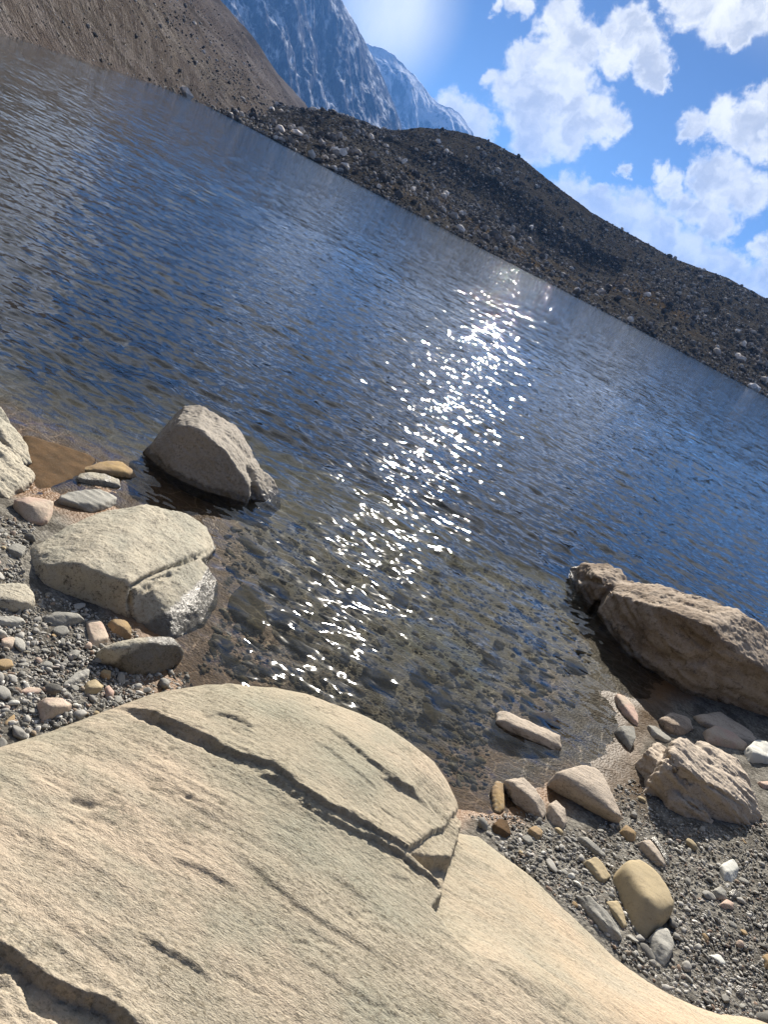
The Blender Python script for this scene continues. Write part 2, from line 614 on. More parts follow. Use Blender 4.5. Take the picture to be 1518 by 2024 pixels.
# -- the big rocks
R, T = 'r', 't'
b1 = [(300, 862, R), (318, 842, R), (335, 836, R), (375, 845, R), (412, 850, R), (440, 880, R), (470, 930, R), (494, 966, R),
      (340, 815, T, 1.0), (368, 800, T, 1.0), (400, 796, T, 1.0), (428, 806, T, .98), (455, 826, T, .95), (480, 860, T, .9), (508, 905, T, .8), (526, 938, .03)]
b1b = [(495, 925, .12), (515, 925, .12), (540, 948, .07), (568, 982, -.01), (540, 1000, -.02), (498, 990, -.01), (500, 950, .10)]
finish('boulder', [hs(b1, [(285, 892), (330, 937), (400, 968), (455, 985), (488, 993)], steep=66), hp(b1b)], M_GREY, 'grey pointed boulder standing in the water with one flat shaded face', 'rock', .009, 1, .018, 5, ((.3, .2, .9), 14, .005),
       grooves=[([(488, 915), (500, 945), (503, 985)], .025, 5), ([(400, 812), (425, 830), (420, 848)], .015, 6), ([(440, 850), (470, 880), (500, 915)], .01, 4)])
b2 = [(90, 1118, R, .8), (138, 1130, R), (152, 1114, R), (200, 1132, R), (250, 1150, R), (262, 1168, R, .95),
      (60, 1082, T, .5), (120, 1047, T, .8), (200, 1010, T, .85), (290, 995, T, .85), (370, 1015, T, .7), (408, 1042, .05), (428, 1085, .0), (404, 1098, .09), (330, 1130, T, .95),
      (250, 1065, T, 1.08), (330, 1055, T, 1.0), (180, 1080, T, 1.05), (46, 1112, .02), (50, 1145, 0)]
b2b = [(275, 1182, R, .8), (300, 1165, R, .8), (392, 1100, .11), (396, 1150, .08), (432, 1150, -.02), (428, 1195, -.03), (400, 1242, -.03), (380, 1200, .06), (340, 1215, R, .7)]
finish('boulder', [hs(b2, [(80, 1175), (130, 1185), (180, 1200), (225, 1216), (262, 1228)], steep=75), hs(b2b, [(262, 1232), (300, 1252), (335, 1264)], steep=60)], M_PALE, 'pale rounded boulder with a diagonal crack and a wet glistening right flank', 'rock', .009, 4, .012, 6, None,
       grooves=[([(258, 1225), (255, 1190), (262, 1160), (300, 1135), (350, 1115), (415, 1088)], .03, 4), ([(280, 1150), (320, 1140), (360, 1130)], .008, 4)])
r1t = [(1137, 1140, -.02), (1136, 1120, .04), (1150, 1103, .12), (1190, 1105, .17), (1226, 1131, .24), (1160, 1128, .17), (1200, 1152, .22), (1165, 1190, -.02), (1250, 1160, .24)]
r1 = [(1207, 1172, R), (1250, 1187, R), (1320, 1206, R), (1395, 1237, R), (1442, 1242, R), (1480, 1274, R), (1518, 1304, R), (1620, 1375, R),
      (1213, 1152, T, 1.02), (1235, 1145, T, 1.02), (1280, 1155, T, 1.02), (1370, 1170, T, 1.02), (1440, 1196, T, 1.02), (1500, 1240, T, .95), (1620, 1330, T, .95)]
r1base = [(1195, 1225), (1230, 1275), (1290, 1322), (1350, 1362), (1440, 1398), (1518, 1428), (1640, 1475)]
finish('boulder', [hs(r1, r1base, steep=96), hp(r1t), hs([(1445, 1244, R), (1480, 1276, R), (1560, 1330, R), (1445, 1202, T, 1.05), (1485, 1224, T, 1.03), (1504, 1240, T, 1.0), (1518, 1288, T, 1.0), (1600, 1340, T, 1.0)], r1base, steep=96)], M_DARK, 'largest boulder on the right, sunlit layered top above a deep shadowed face', 'rock', .011, 1, .03, 3.2, ((.15, -.25, .95), 12, .016),
       grooves=[([(1195, 1140), (1207, 1155), (1210, 1200)], .02, 6), ([(1290, 1175), (1350, 1190), (1420, 1215)], .014, 4), ([(1140, 1140), (1165, 1147), (1205, 1155)], .03, 6), ([(1230, 1165), (1290, 1190), (1340, 1198)], .012, 4), ([(1330, 1165), (1365, 1180), (1400, 1184)], .012, 4),
                ([(1225, 1215), (1250, 1250), (1262, 1300)], .03, 10), ([(1290, 1290), (1350, 1310), (1430, 1300)], .03, 9), ([(1330, 1240), (1400, 1280), (1450, 1290)], .025, 9)])
zb = gpt(1400, 1640)[2]
r2 = [(1322, 1505, R), (1345, 1530, R), (1378, 1545, R), (1388, 1572, R), (1440, 1566, R), (1472, 1594, R),
      (1326, 1480, T, .9), (1334, 1464, T, .95), (1345, 1460, T, .95), (1372, 1474, T, .97), (1425, 1476, T, 1.0), (1462, 1504, T, 1.0), (1492, 1548, T, .9), (1507, 1582, T, .7), (1507, 1620, .04)]
r2b = [(1290, 1500, R), (1318, 1545, R), (1335, 1580, R, .9), (1370, 1590, R, .9), (1400, 1612, R, .8), (1282, 1480, .06), (1300, 1467, T, .9), (1320, 1484, T, .9), (1362, 1560, T, .9)]
finish('boulder', [hs(r2, [(1318, 1570), (1360, 1592), (1402, 1612), (1430, 1626), (1480, 1642)], zb, steep=66), hs(r2b, [(1294, 1520), (1316, 1574), (1336, 1606), (1392, 1636), (1410, 1625)], zb, steep=62)], M_BLOCK, 'blocky pinkish boulder with stepped layers on the gravel below the largest boulder', 'rock', .007, 1, .016, 6, ((.3, .55, .8), 22, .012),
       grooves=[([(1318, 1490), (1335, 1520), (1370, 1555)], .06, 9), ([(1375, 1545), (1420, 1560), (1480, 1600)], .014, 4), ([(1340, 1560), (1370, 1590), (1395, 1605)], .02, 5), ([(1385, 1500), (1430, 1520), (1480, 1545)], .008, 4)])
lwb = [(-60, 862), (0, 890), (40, 920), (64, 908)]
finish('boulder', [hs([(-50, 835, R), (0, 852, R), (40, 895, R), (-40, 798, T, 1.0), (0, 805, T, 1.0), (18, 832, T, .9), (38, 872, T, .8), (66, 903, .0)], lwb, .02, 60)], M_PALE, 'pale layered rock cut by the left border, beside the brown wet slab', 'rock', .007, 1, .014, 7, ((.2, .6, .75), 22, .008))
finish('boulder', [hs([(-60, 920, R), (0, 930, R), (35, 955, R), (-80, 872, T, 1.0), (0, 868, T, 1.0), (42, 905, T, .9), (72, 945, .0)], [(-60, 960), (0, 992), (40, 987), (70, 950)], .02, 50)], M_PALE, 'pale rock with wet glittering lower edge, just below the layered one at left', 'rock', .007, 1, .014, 7, ((.2, .6, .75), 22, .008))

# -- single stones, each traced
st = stone
st([(145, 938), (170, 932), (205, 936), (238, 948), (241, 966), (215, 968), (180, 955), (150, 955)], .05, .45, M_PALE, 'small knobbly pale stone lying across the pool edge above the flat grey slab')
st([(22, 985), (50, 980), (105, 990), (102, 1012), (88, 1038), (55, 1034), (36, 1015)], .10, .62, M_PINK, 'cream stone with reddish patches left of the flat grey schist', smooth=1)
st([(105, 985), (150, 966), (190, 962), (214, 974), (238, 985), (218, 1002), (180, 1013), (140, 1005)], .035, .3, M_SCHIST, 'flat grey leaf shaped schist just above the pale rounded boulder', strata=((0, .4, .9), 60, .003))
st([(155, 927), (200, 911), (240, 910), (285, 944), (240, 946), (170, 936)], .03, .5, M_OCHRE, 'tan stone half sunk in the dark pool beside the pointed boulder')
st([(-30, 1158), (0, 1152), (50, 1150), (66, 1168), (71, 1195), (35, 1206), (0, 1198), (-30, 1196)], .06, .3, M_PALE, 'flat tan stone at the left border under the pale rounded boulder')
st([(-20, 1225), (0, 1218), (40, 1218), (52, 1226), (30, 1238), (0, 1236)], .03, .35, M_SCHIST, 'thin pale flat stone at left border below the flat tan one')
st([(85, 1222), (110, 1206), (150, 1211), (171, 1221), (135, 1232), (120, 1240), (88, 1236)], .035, .6, M_SCHIST, 'grey leaf shaped stone left of the pink squared stone')
st([(170, 1228), (200, 1225), (219, 1260), (196, 1276), (178, 1282), (172, 1252)], .05, .4, M_PINK, 'pink cream squared stone below the pale rounded boulder', smooth=1)
st([(212, 1230), (225, 1222), (250, 1226), (259, 1240), (260, 1258), (240, 1262), (220, 1250)], .05, .55, M_OCHRE, 'rounded brown stone with ochre edge next to the pink squared stone')
st([(191, 1287), (208, 1276), (250, 1266), (300, 1257), (346, 1253), (368, 1282), (358, 1300), (320, 1326), (262, 1330), (215, 1314)], .13, .78, M_PALE, 'long grey stone with big shaded front face at the waterline above the tan slab', name='stone', smooth=2)
st([(73, 1388), (90, 1377), (120, 1378), (143, 1392), (130, 1410), (82, 1428), (74, 1412)], .07, .6, M_PINK, 'smooth pinkish egg shaped stone touching the tan slab at left', smooth=7)
st([(163, 1368), (170, 1348), (188, 1342), (205, 1356), (192, 1370), (168, 1377)], .04, .5, M_OLIVE, 'small olive angular stone between the gravel and tan slab')
st([(205, 1360), (215, 1352), (226, 1366), (222, 1380), (208, 1380)], .03, .5, M_PINK, 'small reddish brown round pebble beside the olive angular stone', smooth=5)
st([(120, 1352), (150, 1328), (178, 1320), (176, 1336), (150, 1352), (125, 1360)], .02, .3, M_SCHIST, 'long thin grey flake lying flat in the left gravel', strata=((.4, .4, .8), 70, .002))
st([(34, 1368), (55, 1356), (82, 1360), (78, 1370), (50, 1374)], .015, .3, M_PINK, 'flat pink pebble in the left gravel near the egg shaped stone')
st([(195, 1330), (205, 1322), (219, 1325), (218, 1340), (205, 1342)], .04, .5, M_OCHRE, 'ochre cubic pebble right of the long grey flake')
st([(0, 1262), (20, 1256), (32, 1262), (25, 1280), (0, 1282)], .04, .4, M_PINK, 'cream and pink broken stone at the left border in the gravel')
st([(75, 1315), (90, 1304), (105, 1310), (103, 1320), (82, 1322)], .025, .4, M_SCHIST, 'pale grey lumpy stone in the middle of the left gravel')
st([(2, 1434), (25, 1410), (30, 1412), (28, 1425), (8, 1442)], .02, .4, M_OCHRE, 'thin ochre splinter in gravel near the left end of the slab')
st([(10, 1085), (30, 1070), (52, 1080), (45, 1098), (22, 1100)], .04, .35, M_SCHIST, 'rough light grey stone beside the left end of the pale rounded boulder')
st([(1217, 1367), (1232, 1372), (1252, 1392), (1269, 1430), (1262, 1440), (1240, 1420), (1222, 1392)], .07, .45, M_PINK, 'slender upright pink stone at the edge of the boulder shadow')
st([(1219, 1440), (1232, 1432), (1254, 1434), (1260, 1462), (1250, 1482), (1235, 1466)], .07, .62, M_SCHIST, 'dark wedge stone on the wet sand below the slender pink stone', smooth=1)
st([(1087, 1531), (1125, 1518), (1160, 1509), (1184, 1514), (1197, 1540), (1214, 1580), (1234, 1624), (1226, 1634), (1180, 1602), (1110, 1556)], .15, .55, M_BLOCK, 'triangular pinkish stone with flat shaded side between sand and gravel', smooth=1, freq=8, amp=.005)
st([(999, 1540), (1036, 1536), (1060, 1558), (1086, 1592), (1081, 1622), (1050, 1608), (1020, 1582), (1004, 1556)], .12, .5, M_BLOCK, 'squarish pink granite stone by the water, left of the triangular one', smooth=2)
st([(1085, 1590), (1100, 1581), (1118, 1598), (1123, 1625), (1112, 1645), (1092, 1630), (1084, 1612)], .08, .55, M_BLOCK, 'rounded pitted brown stone leaning on the squarish pink granite', smooth=4)
st([(976, 1425), (990, 1400), (1012, 1411), (1060, 1432), (1110, 1455), (1111, 1480), (1080, 1486), (1030, 1465), (985, 1442)], .11, .5, M_BLOCK, 'long pink stone lying at the waterline above the squarish granite', smooth=1, zoff=.035)
st([(1047, 1410), (1080, 1406), (1104, 1420), (1112, 1444), (1095, 1440), (1065, 1424)], .06, .4, M_BROWN, 'dark wet stone behind the long pink stone')
st([(1222, 1722), (1240, 1697), (1268, 1695), (1300, 1720), (1322, 1750), (1338, 1784), (1328, 1812), (1300, 1836), (1276, 1860), (1252, 1840), (1236, 1800), (1224, 1756)], .15, .55, M_OLIVE, 'smooth olive tan oblong stone, largest on the right gravel', smooth=9, amp=.004, freq=5, lean=.8)
st([(1147, 1770), (1160, 1762), (1185, 1786), (1215, 1818), (1238, 1860), (1230, 1868), (1200, 1850), (1165, 1815)], .05, .5, M_SCHIST, 'long ridged grey schist between the tan slab and the oblong stone', strata=((.5, .5, .7), 60, .005))
st([(1200, 1782), (1222, 1775), (1232, 1800), (1242, 1830), (1232, 1840), (1212, 1810)], .05, .4, M_OLIVE, 'flat olive slab leaning against left flank of the oblong stone', smooth=1)
st([(1286, 1852), (1300, 1835), (1322, 1830), (1337, 1865), (1325, 1895), (1308, 1920), (1294, 1900)], .05, .45, M_SCHIST, 'upright speckled grey stone just below the oblong stone', smooth=2)
st([(1155, 1700), (1175, 1690), (1192, 1705), (1209, 1733), (1188, 1750), (1172, 1730)], .035, .3, M_OLIVE, 'flat yellowish schist plate in the gravel left of the oblong stone', smooth=1)
st([(1143, 1655), (1155, 1648), (1180, 1668), (1200, 1690), (1192, 1697), (1165, 1680)], .03, .4, M_SCHIST, 'narrow dark olive plate in gravel under the triangular stone')
st([(1262, 1660), (1285, 1657), (1305, 1684), (1321, 1715), (1300, 1712), (1280, 1690)], .045, .55, M_BLOCK, 'brown slab shaped stone above the oblong stone', smooth=1)
st([(1285, 1655), (1296, 1651), (1318, 1685), (1328, 1708), (1322, 1714), (1305, 1684)], .045, .4, M_PALE, 'thin pale slice of stone standing behind the brown slab shaped one', smooth=1)
st([(1228, 1640), (1240, 1628), (1259, 1645), (1256, 1660), (1242, 1664)], .05, .55, M_OCHRE, 'small ochre stone at the foot of the triangular stone', smooth=2)
st([(1424, 1710), (1450, 1697), (1464, 1715), (1460, 1740), (1435, 1746)], .06, .4, M_QUARTZ, 'white and tan quartz lump on the right gravel', smooth=1)
st([(1400, 1888), (1425, 1885), (1438, 1905), (1425, 1910)], .02, .3, M_QUARTZ, 'flat cream coloured chip in the gravel at lower right')
st([(1410, 1760), (1425, 1750), (1438, 1762), (1436, 1778), (1418, 1778)], .045, .5, M_SCHIST, 'round bluish grey pebble, left one of the trio under the quartz lump', smooth=6)
st([(1440, 1762), (1455, 1755), (1466, 1768), (1458, 1782), (1444, 1782)], .045, .5, M_PALE, 'round pale pebble, right one of the trio under the quartz lump', smooth=6)
st([(1424, 1788), (1438, 1776), (1453, 1785), (1450, 1798), (1432, 1798)], .045, .5, M_PINK, 'round brown pebble, lowest of the trio under the quartz lump', smooth=6)
st([(1452, 1955), (1460, 1945), (1473, 1952), (1474, 1968), (1462, 1978), (1453, 1970)], .045, .5, M_PALE, 'round pale pebble resting on edge of the tan slab at lower right', smooth=6)
st([(973, 1560), (982, 1540), (996, 1545), (998, 1600), (985, 1612), (974, 1600)], .04, .5, M_OCHRE, 'orange brown wet stone standing in the shallows by the squarish granite', smooth=1)
st([(975, 1630), (990, 1615), (1006, 1625), (1012, 1648), (995, 1660), (978, 1648)], .05, .4, M_BROWN, 'shiny wet dark stone by the tip of the tan slab')
st([(1043, 1638), (1058, 1630), (1074, 1640), (1072, 1655), (1060, 1662), (1048, 1650)], .04, .45, M_OCHRE, 'brown ochre stone in gravel under the squarish granite')
st([(1395, 1442), (1416, 1432), (1450, 1446), (1481, 1470), (1476, 1486), (1440, 1481), (1398, 1466)], .11, .5, M_PINK, 'smooth pink stone behind the blocky boulder', smooth=4)
st([(1468, 1478), (1488, 1460), (1518, 1465), (1540, 1490), (1520, 1512), (1480, 1505)], .12, .4, M_QUARTZ, 'white quartz lump beside the smooth pink stone at right border', smooth=1)
st([(1375, 1410), (1420, 1405), (1470, 1445), (1520, 1465), (1500, 1480), (1440, 1460), (1385, 1430)], .09, .3, M_BLOCK, 'flat stone lying in the shadow under the largest boulder')
st([(1305, 1420), (1330, 1404), (1362, 1412), (1372, 1440), (1345, 1458), (1318, 1445)], .08, .35, M_DARK, 'dim rounded stone in the shade left of the flat shadowed one')
st([(1282, 1432), (1300, 1436), (1330, 1462), (1318, 1470), (1292, 1456)], .05, .4, M_SCHIST, 'grey flake at the shadow edge above the blocky boulder', smooth=1)
st([(1278, 1500), (1288, 1494), (1300, 1530), (1312, 1552), (1300, 1556), (1284, 1530)], .05, .4, M_SCHIST, 'dark olive flat stone along the left side of the blocky boulder')
st([(1500, 1545), (1518, 1543), (1545, 1550), (1540, 1562), (1510, 1560)], .05, .5, M_PINK, 'pink stone at right border next to the blocky boulder', smooth=4)
st([(1508, 1890), (1518, 1884), (1545, 1900), (1540, 1935), (1515, 1918)], .06, .5, M_OCHRE, 'rusty stone cut by the right border low on the gravel', smooth=2)
st([(447, 1185), (480, 1150), (520, 1170), (530, 1240), (515, 1262), (470, 1255), (445, 1225)], .05, .3, M_SUB, 'brown flat slab just under the water right of the pale boulder', name='submerged_stone', zoff=-.02)
st([(38, 850), (90, 862), (150, 892), (212, 915), (168, 930), (146, 942), (118, 966), (60, 982), (30, 972), (66, 940), (58, 905)], .035, .2, M_BROWN, 'brown wet slab at the waterline between left rocks and small knobbly stone', name='wet_slab', zoff=-.01)

# ------------------------------------------------------------------ the big slab in front
RIM = [(-260, 1560), (0, 1462), (100, 1432), (220, 1388), (300, 1366), (400, 1350), (470, 1351), (540, 1358), (600, 1372), (640, 1388), (700, 1412), (760, 1440), (810, 1474), (860, 1512),
       (890, 1548), (908, 1585), (910, 1615), (950, 1632), (1000, 1662), (1060, 1700), (1150, 1782), (1200, 1830), (1240, 1872), (1290, 1915), (1330, 1942), (1380, 1968), (1420, 1982), (1470, 1986), (1518, 1998), (1700, 2040), (1900, 2200)]
RIMZ = np.interp(np.arange(len(RIM)), [0, 1, 5, 10, 14, 16, 17, 20, 27, 30], [.12, .12, .12, .13, .14, .12, .06, .10, .12, .14])
rim3 = np.array([un(p[0], p[1], zz) for p, zz in zip(RIM, RIMZ)])
foot = np.concatenate([rim3[:, :2], [[3.2, .3], [2.6, -1.3], [-1.8, -1.3], [-1.9, .6]]])
GS = .0062
gx, gy = np.arange(-2.3, 3.6, GS), np.arange(-1.6, 3.3, GS)
gx = np.concatenate([np.arange(-2.3, -1.0, .02), np.arange(-1.0, 2.7, GS), np.arange(2.7, 3.6, .02)])
gy = np.concatenate([np.arange(-1.6, .75, .025), np.arange(.75, 3.3, GS)])
XX, YY = np.meshgrid(gx, gy)
XY = np.stack([XX, YY], -1).reshape(-1, 2)
d_in = sdpoly(XY, foot)
dr, tr, _ = polydist(XY, rim3[:, :2])
seg = np.concatenate([[0], np.cumsum(np.linalg.norm(np.diff(rim3[:, :2], axis=0), axis=1))])
zw, zr = np.zeros(len(XY)), np.zeros(len(XY))
for q_ in np.linspace(0, 1, 60):
    px_, py_, pz_ = (np.interp(q_ * seg[-1], seg, v_) for v_ in (rim3[:, 0], rim3[:, 1], RIMZ))
    ww = 1 / ((XY[:, 0] - px_) ** 2 + (XY[:, 1] - py_) ** 2 + .01) ** 1.5
    zw += ww
    zr += ww * pz_
zr /= zw
din = np.clip(d_in, 0, None)
XY3 = np.column_stack([XY, np.zeros(len(XY))])
base = zr + .20 * (1 - np.exp(-din / .55)) + .02 * fbm(XY3 * 1.1 + 4, 3) * sstep(0, .4, din)
base -= .035 * np.exp(-din / .035)
Zs = base.copy()
gxx = XY[:, 0]
Qs = proj(np.column_stack([XY, base]))
wob = np.stack([fbm(XY3 * 9 + 3, 3), fbm(XY3 * 9 + 33, 3)], -1) * 7 + np.stack([fbm(XY3 * 45, 2), fbm(XY3 * 45 + 9, 2)], -1) * 3
QW = Qs + wob


def layer(pl, amp, w=5.0):
    return amp * sstep(-w * .5, w * .5, sdpoly(QW, pl))


L1 = [(215, 1393), (290, 1415), (350, 1440), (400, 1462), (440, 1487), (490, 1505), (540, 1528), (590, 1570), (640, 1602), (700, 1632), (745, 1660), (800, 1690), (835, 1664), (870, 1650), (884, 1622), (905, 1612), (925, 1590),
      (930, 1500), (800, 1380), (640, 1300), (400, 1250), (200, 1300)]
L2 = [(500, 1525), (560, 1560), (620, 1606), (700, 1648), (760, 1680), (800, 1705), (850, 1745), (872, 1762), (884, 1738), (890, 1700), (902, 1660), (915, 1612), (960, 1560), (930, 1480), (800, 1380), (640, 1300), (480, 1400)]
LEDGE = [(800, 1690), (874, 1765), (850, 1790), (1100, 2100), (1900, 2600), (2000, 1900), (1300, 1850), (950, 1560), (912, 1600), (900, 1660), (885, 1700)]
tape = sstep(200, 330, Qs[:, 0])
Zs += layer(L1, .021, 4) * tape + layer(L2, .012, 4) * sstep(480, 640, Qs[:, 0])


def ledge(pl, amp, decay, w=4.0, below=0.0):
    """a small scarp along the line: raised on its far side, fading away from it"""
    d, tt, sd = polydist(QW, pl)
    s = d * sd
    tp = np.clip(np.sin(np.pi * np.clip(tt, .0, 1)) * 1.6, 0, 1)
    endd = (tt > .001) & (tt < .999)
    return amp * tp * endd * (sstep(-w, w, s) * np.exp(-np.clip(s, 0, None) / decay) - below * np.exp(-(s / (w * 1.6)) ** 2))


for il_, (pl, a, dc, w) in enumerate([
    ([(400, 1425), (430, 1420), (465, 1432), (490, 1446), (520, 1438)], .012, 30, 4),
    ([(620, 1440), (655, 1466), (690, 1494), (740, 1530), (800, 1585), (850, 1620)], .016, 45, 5),
    ([(600, 1468), (650, 1500), (700, 1540), (735, 1575)], .008, 40, 4),
    ([(745, 1548), (775, 1562), (812, 1588)], .016, 25, 3),
    ([(510, 1538), (545, 1545), (572, 1562)], .014, 25, 3),
    ([(380, 1352), (440, 1362), (470, 1375)], .010, 15, 3),
    ([(430, 1662), (480, 1700), (530, 1742), (590, 1790), (650, 1835), (710, 1865), (810, 1930)], .014, 80, 7),
    ([(330, 1690), (380, 1712), (430, 1738), (472, 1762)], .018, 50, 7),
    ([(265, 1845), (330, 1880), (375, 1905), (425, 1948)], .020, 45, 7),
    ([(640, 1720), (690, 1755), (740, 1790)], .012, 60, 8),
    ([(600, 1890), (660, 1935), (740, 1985), (800, 2024)], .010, 60, 7),
    ([(765, 1728), (790, 1738), (812, 1745)], .012, 20, 3),
    ([(1085, 1835), (1115, 1850), (1140, 1885), (1158, 1915)], .010, 20, 3),
    ([(880, 1850), (960, 1900), (1040, 1960), (1100, 2010)], .007, 60, 6),
    ([(950, 1880), (1020, 1930), (1080, 1965)], .006, 40, 5),
    ([(0, 1740), (60, 1775), (130, 1830), (200, 1880), (260, 1930)], .007, 50, 6),
    ([(60, 1850), (120, 1880), (180, 1930), (240, 1975), (300, 2030)], .010, 30, 4),
    ([(240, 1480), (330, 1520), (420, 1545)], .005, 60, 8),
    ([(690, 1640), (740, 1672), (800, 1700), (860, 1768)], .012, 22, 4)]):
    Zs += ledge(pl, a * (.75 if il_ < 6 else .42), dc * 1.5, w * (.6 if il_ < 6 else .75))
for pl, a, w in [([(128, 1578), (160, 1587), (190, 1594)], .013, 8), ([(250, 1408), (320, 1436), (400, 1474), (450, 1500)], .02, 5)]:
    d, tt, sd = polydist(QW, pl)
    Zs -= a * np.exp(-(d / w) ** 2) * np.clip(np.sin(np.pi * np.clip(tt, .03, .97)) * 2, .1, 1)
# layering runs along one direction over the whole slab
a0 = un(300, 1600, .25)
a1 = un(700, 1880, .25)
dv = (a1 - a0)[:2] / np.linalg.norm((a1 - a0)[:2])
nv = np.array([-dv[1], dv[0]])
for pl_, wd in ((L1, 26), (L2, 16)):
    sd_ = sdpoly(QW, pl_)
    zone = np.exp(-((sd_ + 4) / wd) ** 2) * tape
    Zs += zone * (.006 * fbm(np.column_stack([(XY @ dv) * 7, (XY @ nv) * 60, 0 * gxx]), 4, .6, ridged=True) + .002 * fbm(XY3 * 60, 3))
# lower smooth shelf on the right, and the broken step at the lower left corner
Zs -= .055 * sstep(1900, 1770, Qs[:, 1] + .3 * (900 - Qs[:, 0])) * sstep(0, 10, sdpoly(QW, LEDGE)) * np.exp(-np.clip(sdpoly(Qs, LEDGE), 0, None) / 260)
LC = [(-300, 1820), (0, 1872), (45, 1896), (85, 1934), (140, 1958), (205, 1978), (270, 2030), (300, 2200), (-300, 2200)]
LC2 = [(-300, 1900), (20, 1915), (50, 1950), (58, 1984), (100, 2006), (150, 2030), (170, 2200), (-300, 2200)]
Zs -= layer(LC, .036, 6) + layer(LC2, -.018, 5)
zone = sstep(-60, 10, sdpoly(QW, LC))
Zs += zone * (.012 * fbm(XY3 * 22, 4, .6, ridged=True) + .004 * fbm(XY3 * 70, 3))
al, ac = XY @ dv, XY @ nv
P = np.column_stack([al * 1.6, ac * 9, np.zeros(len(al))])
smoothpart = sstep(-60, 240, sdpoly(Qs, LEDGE))
str_amt = (.35 + .65 * sstep(-.1, .3, fbm(XY3 * 1.4 + 11, 2))) * (1 - .5 * smoothpart)
top = np.clip(sstep(-.01, .06, d_in), 0, 1)
sn = fbm(P + 2, 4, .55)
Zs += top * str_amt * (.010 * sn + .004 * np.abs(fbm(P * np.array([1.5, 3, 1]) + 7, 3)))
Zs += top * (.0022 * fbm(XY3 * 34, 3, .6) * (.4 + str_amt) + .0011 * fbm(XY3 * 110, 2) * str_amt)
Zs += top * -.003 * sstep(.25, .5, fbm(np.column_stack([al * 9, ac * 30, 0 * al]), 3)) * str_amt
crk = np.abs(fbm(np.column_stack([al * 2.2 + .6 * fbm(XY3 * 5, 2), ac * 7 + .5 * fbm(XY3 * 8 + 3, 3), 0 * al + 5]), 3))
Zs += top * -.004 * sstep(.022, .0, crk) * sstep(-.05, .2, fbm(XY3 * 2.3 + 21, 2)) * (1 - .6 * smoothpart)
crk = np.abs(fbm(np.column_stack([al * 4.1, ac * 13, 0 * al + 15]) + .4 * fbm(XY3 * 12, 2)[:, None], 2))
Zs += top * -.003 * sstep(.03, .0, crk) * sstep(.05, .25, fbm(XY3 * 3.1 + 41, 2)) * (1 - .7 * smoothpart)
# flanks
out = np.clip(-d_in, 0, None)
flank = Zs - np.where(out > 0, .03 + out * 3.2 + .02 * fbm(XY3 * 14, 3), 0)
Zs = np.where(d_in < 0, flank, Zs)
keep = Zs > -.45
Zs = np.maximum(Zs, -.45)
F = grid_faces(len(gy), len(gx))
F = F[keep[F].any(1)]
used = np.zeros(len(XY), bool)
used[F.ravel()] = True
idx = np.cumsum(used) - 1
SV = np.column_stack([XY, Zs])[used]
SF = idx[F]

t = NT('tan_slab_rock')
pos = t.n('ShaderNodeTexCoord').outputs['Object']
ang = math.atan2(dv[1], dv[0])
mp = t.n('ShaderNodeMapping', {'Vector': t.n('ShaderNodeVectorRotate', {'Vector': pos, 'Angle': -ang}, rotation_type='Z_AXIS').outputs[0], 'Scale': (.9, 2.6, 1)}).outputs[0]
n0 = t.noise(pos, 1.1, 4, .55)
n1 = t.noise(mp, 1.7, 6, .6, .4)
n2 = t.noise(mp, 6.0, 6, .65, .5)
n3 = t.noise(pos, 75.0, 4, .8)
n4 = t.noise(pos, 210.0, 2, .6)
n5 = t.noise(mp, 24.0, 4, .7)
led = t.n('ShaderNodeAttribute', attribute_name='shelf').outputs['Fac']
c = t.mix(t.ramp(n1, .36, .6), (.43, .355, .272), (.35, .305, .238))
c = t.mix(t.ramp(n0, .45, .62, 0, .6), c, (.30, .28, .215))
c = t.mix(t.ramp(n2, .52, .75, 0, .55), c, (.22, .203, .16))
shelf = t.mix(t.ramp(n1, .36, .64), (.46, .345, .235), (.35, .315, .25))
c = t.mix(t.math('MULTIPLY', led, .7), c, shelf)
dk = t.math('MULTIPLY', t.ramp(n5, .54, .7), t.ramp(n2, .4, .62))
c = t.mix(t.math('MULTIPLY', dk, .55), c, (.15, .13, .10))
lich = t.math('MULTIPLY', t.ramp(t.noise(pos, 7.0, 5, .7, .6), .50, .62), t.ramp(t.noise(pos, 42.0, 4, .8), .47, .56))
c = t.mix(t.math('MULTIPLY', lich, t.math('MULTIPLY_ADD', led, -.4, .55)), c, (.125, .115, .085))
grn = t.ramp(t.noise(pos, 2.3, 5, .6), .48, .66, 0, .5)
c = t.mix(t.math('MULTIPLY', grn, t.math('SUBTRACT', 1.0, led)), c, (.245, .248, .20))
sp = t.math('MULTIPLY', t.ramp(n3, .51, .62), t.ramp(n1, .35, .65, .35, .9))
c = t.mix(t.math('MULTIPLY', sp, t.math('MULTIPLY_ADD', led, -.25, .8)), c, (.13, .11, .078))
c = t.mix(t.ramp(n4, .57, .7, 0, .3), c, (.55, .5, .41))
zz = t.n('ShaderNodeSeparateXYZ', {0: t.n('ShaderNodeNewGeometry').outputs['Position']}).outputs[2]
w = t.ramp(t.math('SUBTRACT', zz, t.math('MULTIPLY', t.math('SUBTRACT', n2, .5), .04)), .045, .015)
c = t.mix(w, c, (.055, .032, .016))
hgt = t.math('ADD', t.math('MULTIPLY', n5, .55), t.math('ADD', t.math('MULTIPLY', n3, .35), t.math('MULTIPLY', n4, .12)))
bp = t.n('ShaderNodeBump', {'Height': hgt, 'Strength': t.math('MULTIPLY_ADD', led, -.12, .75), 'Distance': .016})
bs = t.n('ShaderNodeBsdfPrincipled', {'Base Color': c, 'Roughness': t.math('MULTIPLY_ADD', w, -.5, .85), 'Normal': bp})
t.put(bs.inputs['Specular IOR Level'], t.math('MULTIPLY', w, .4))
M_SLAB = t.out(bs)
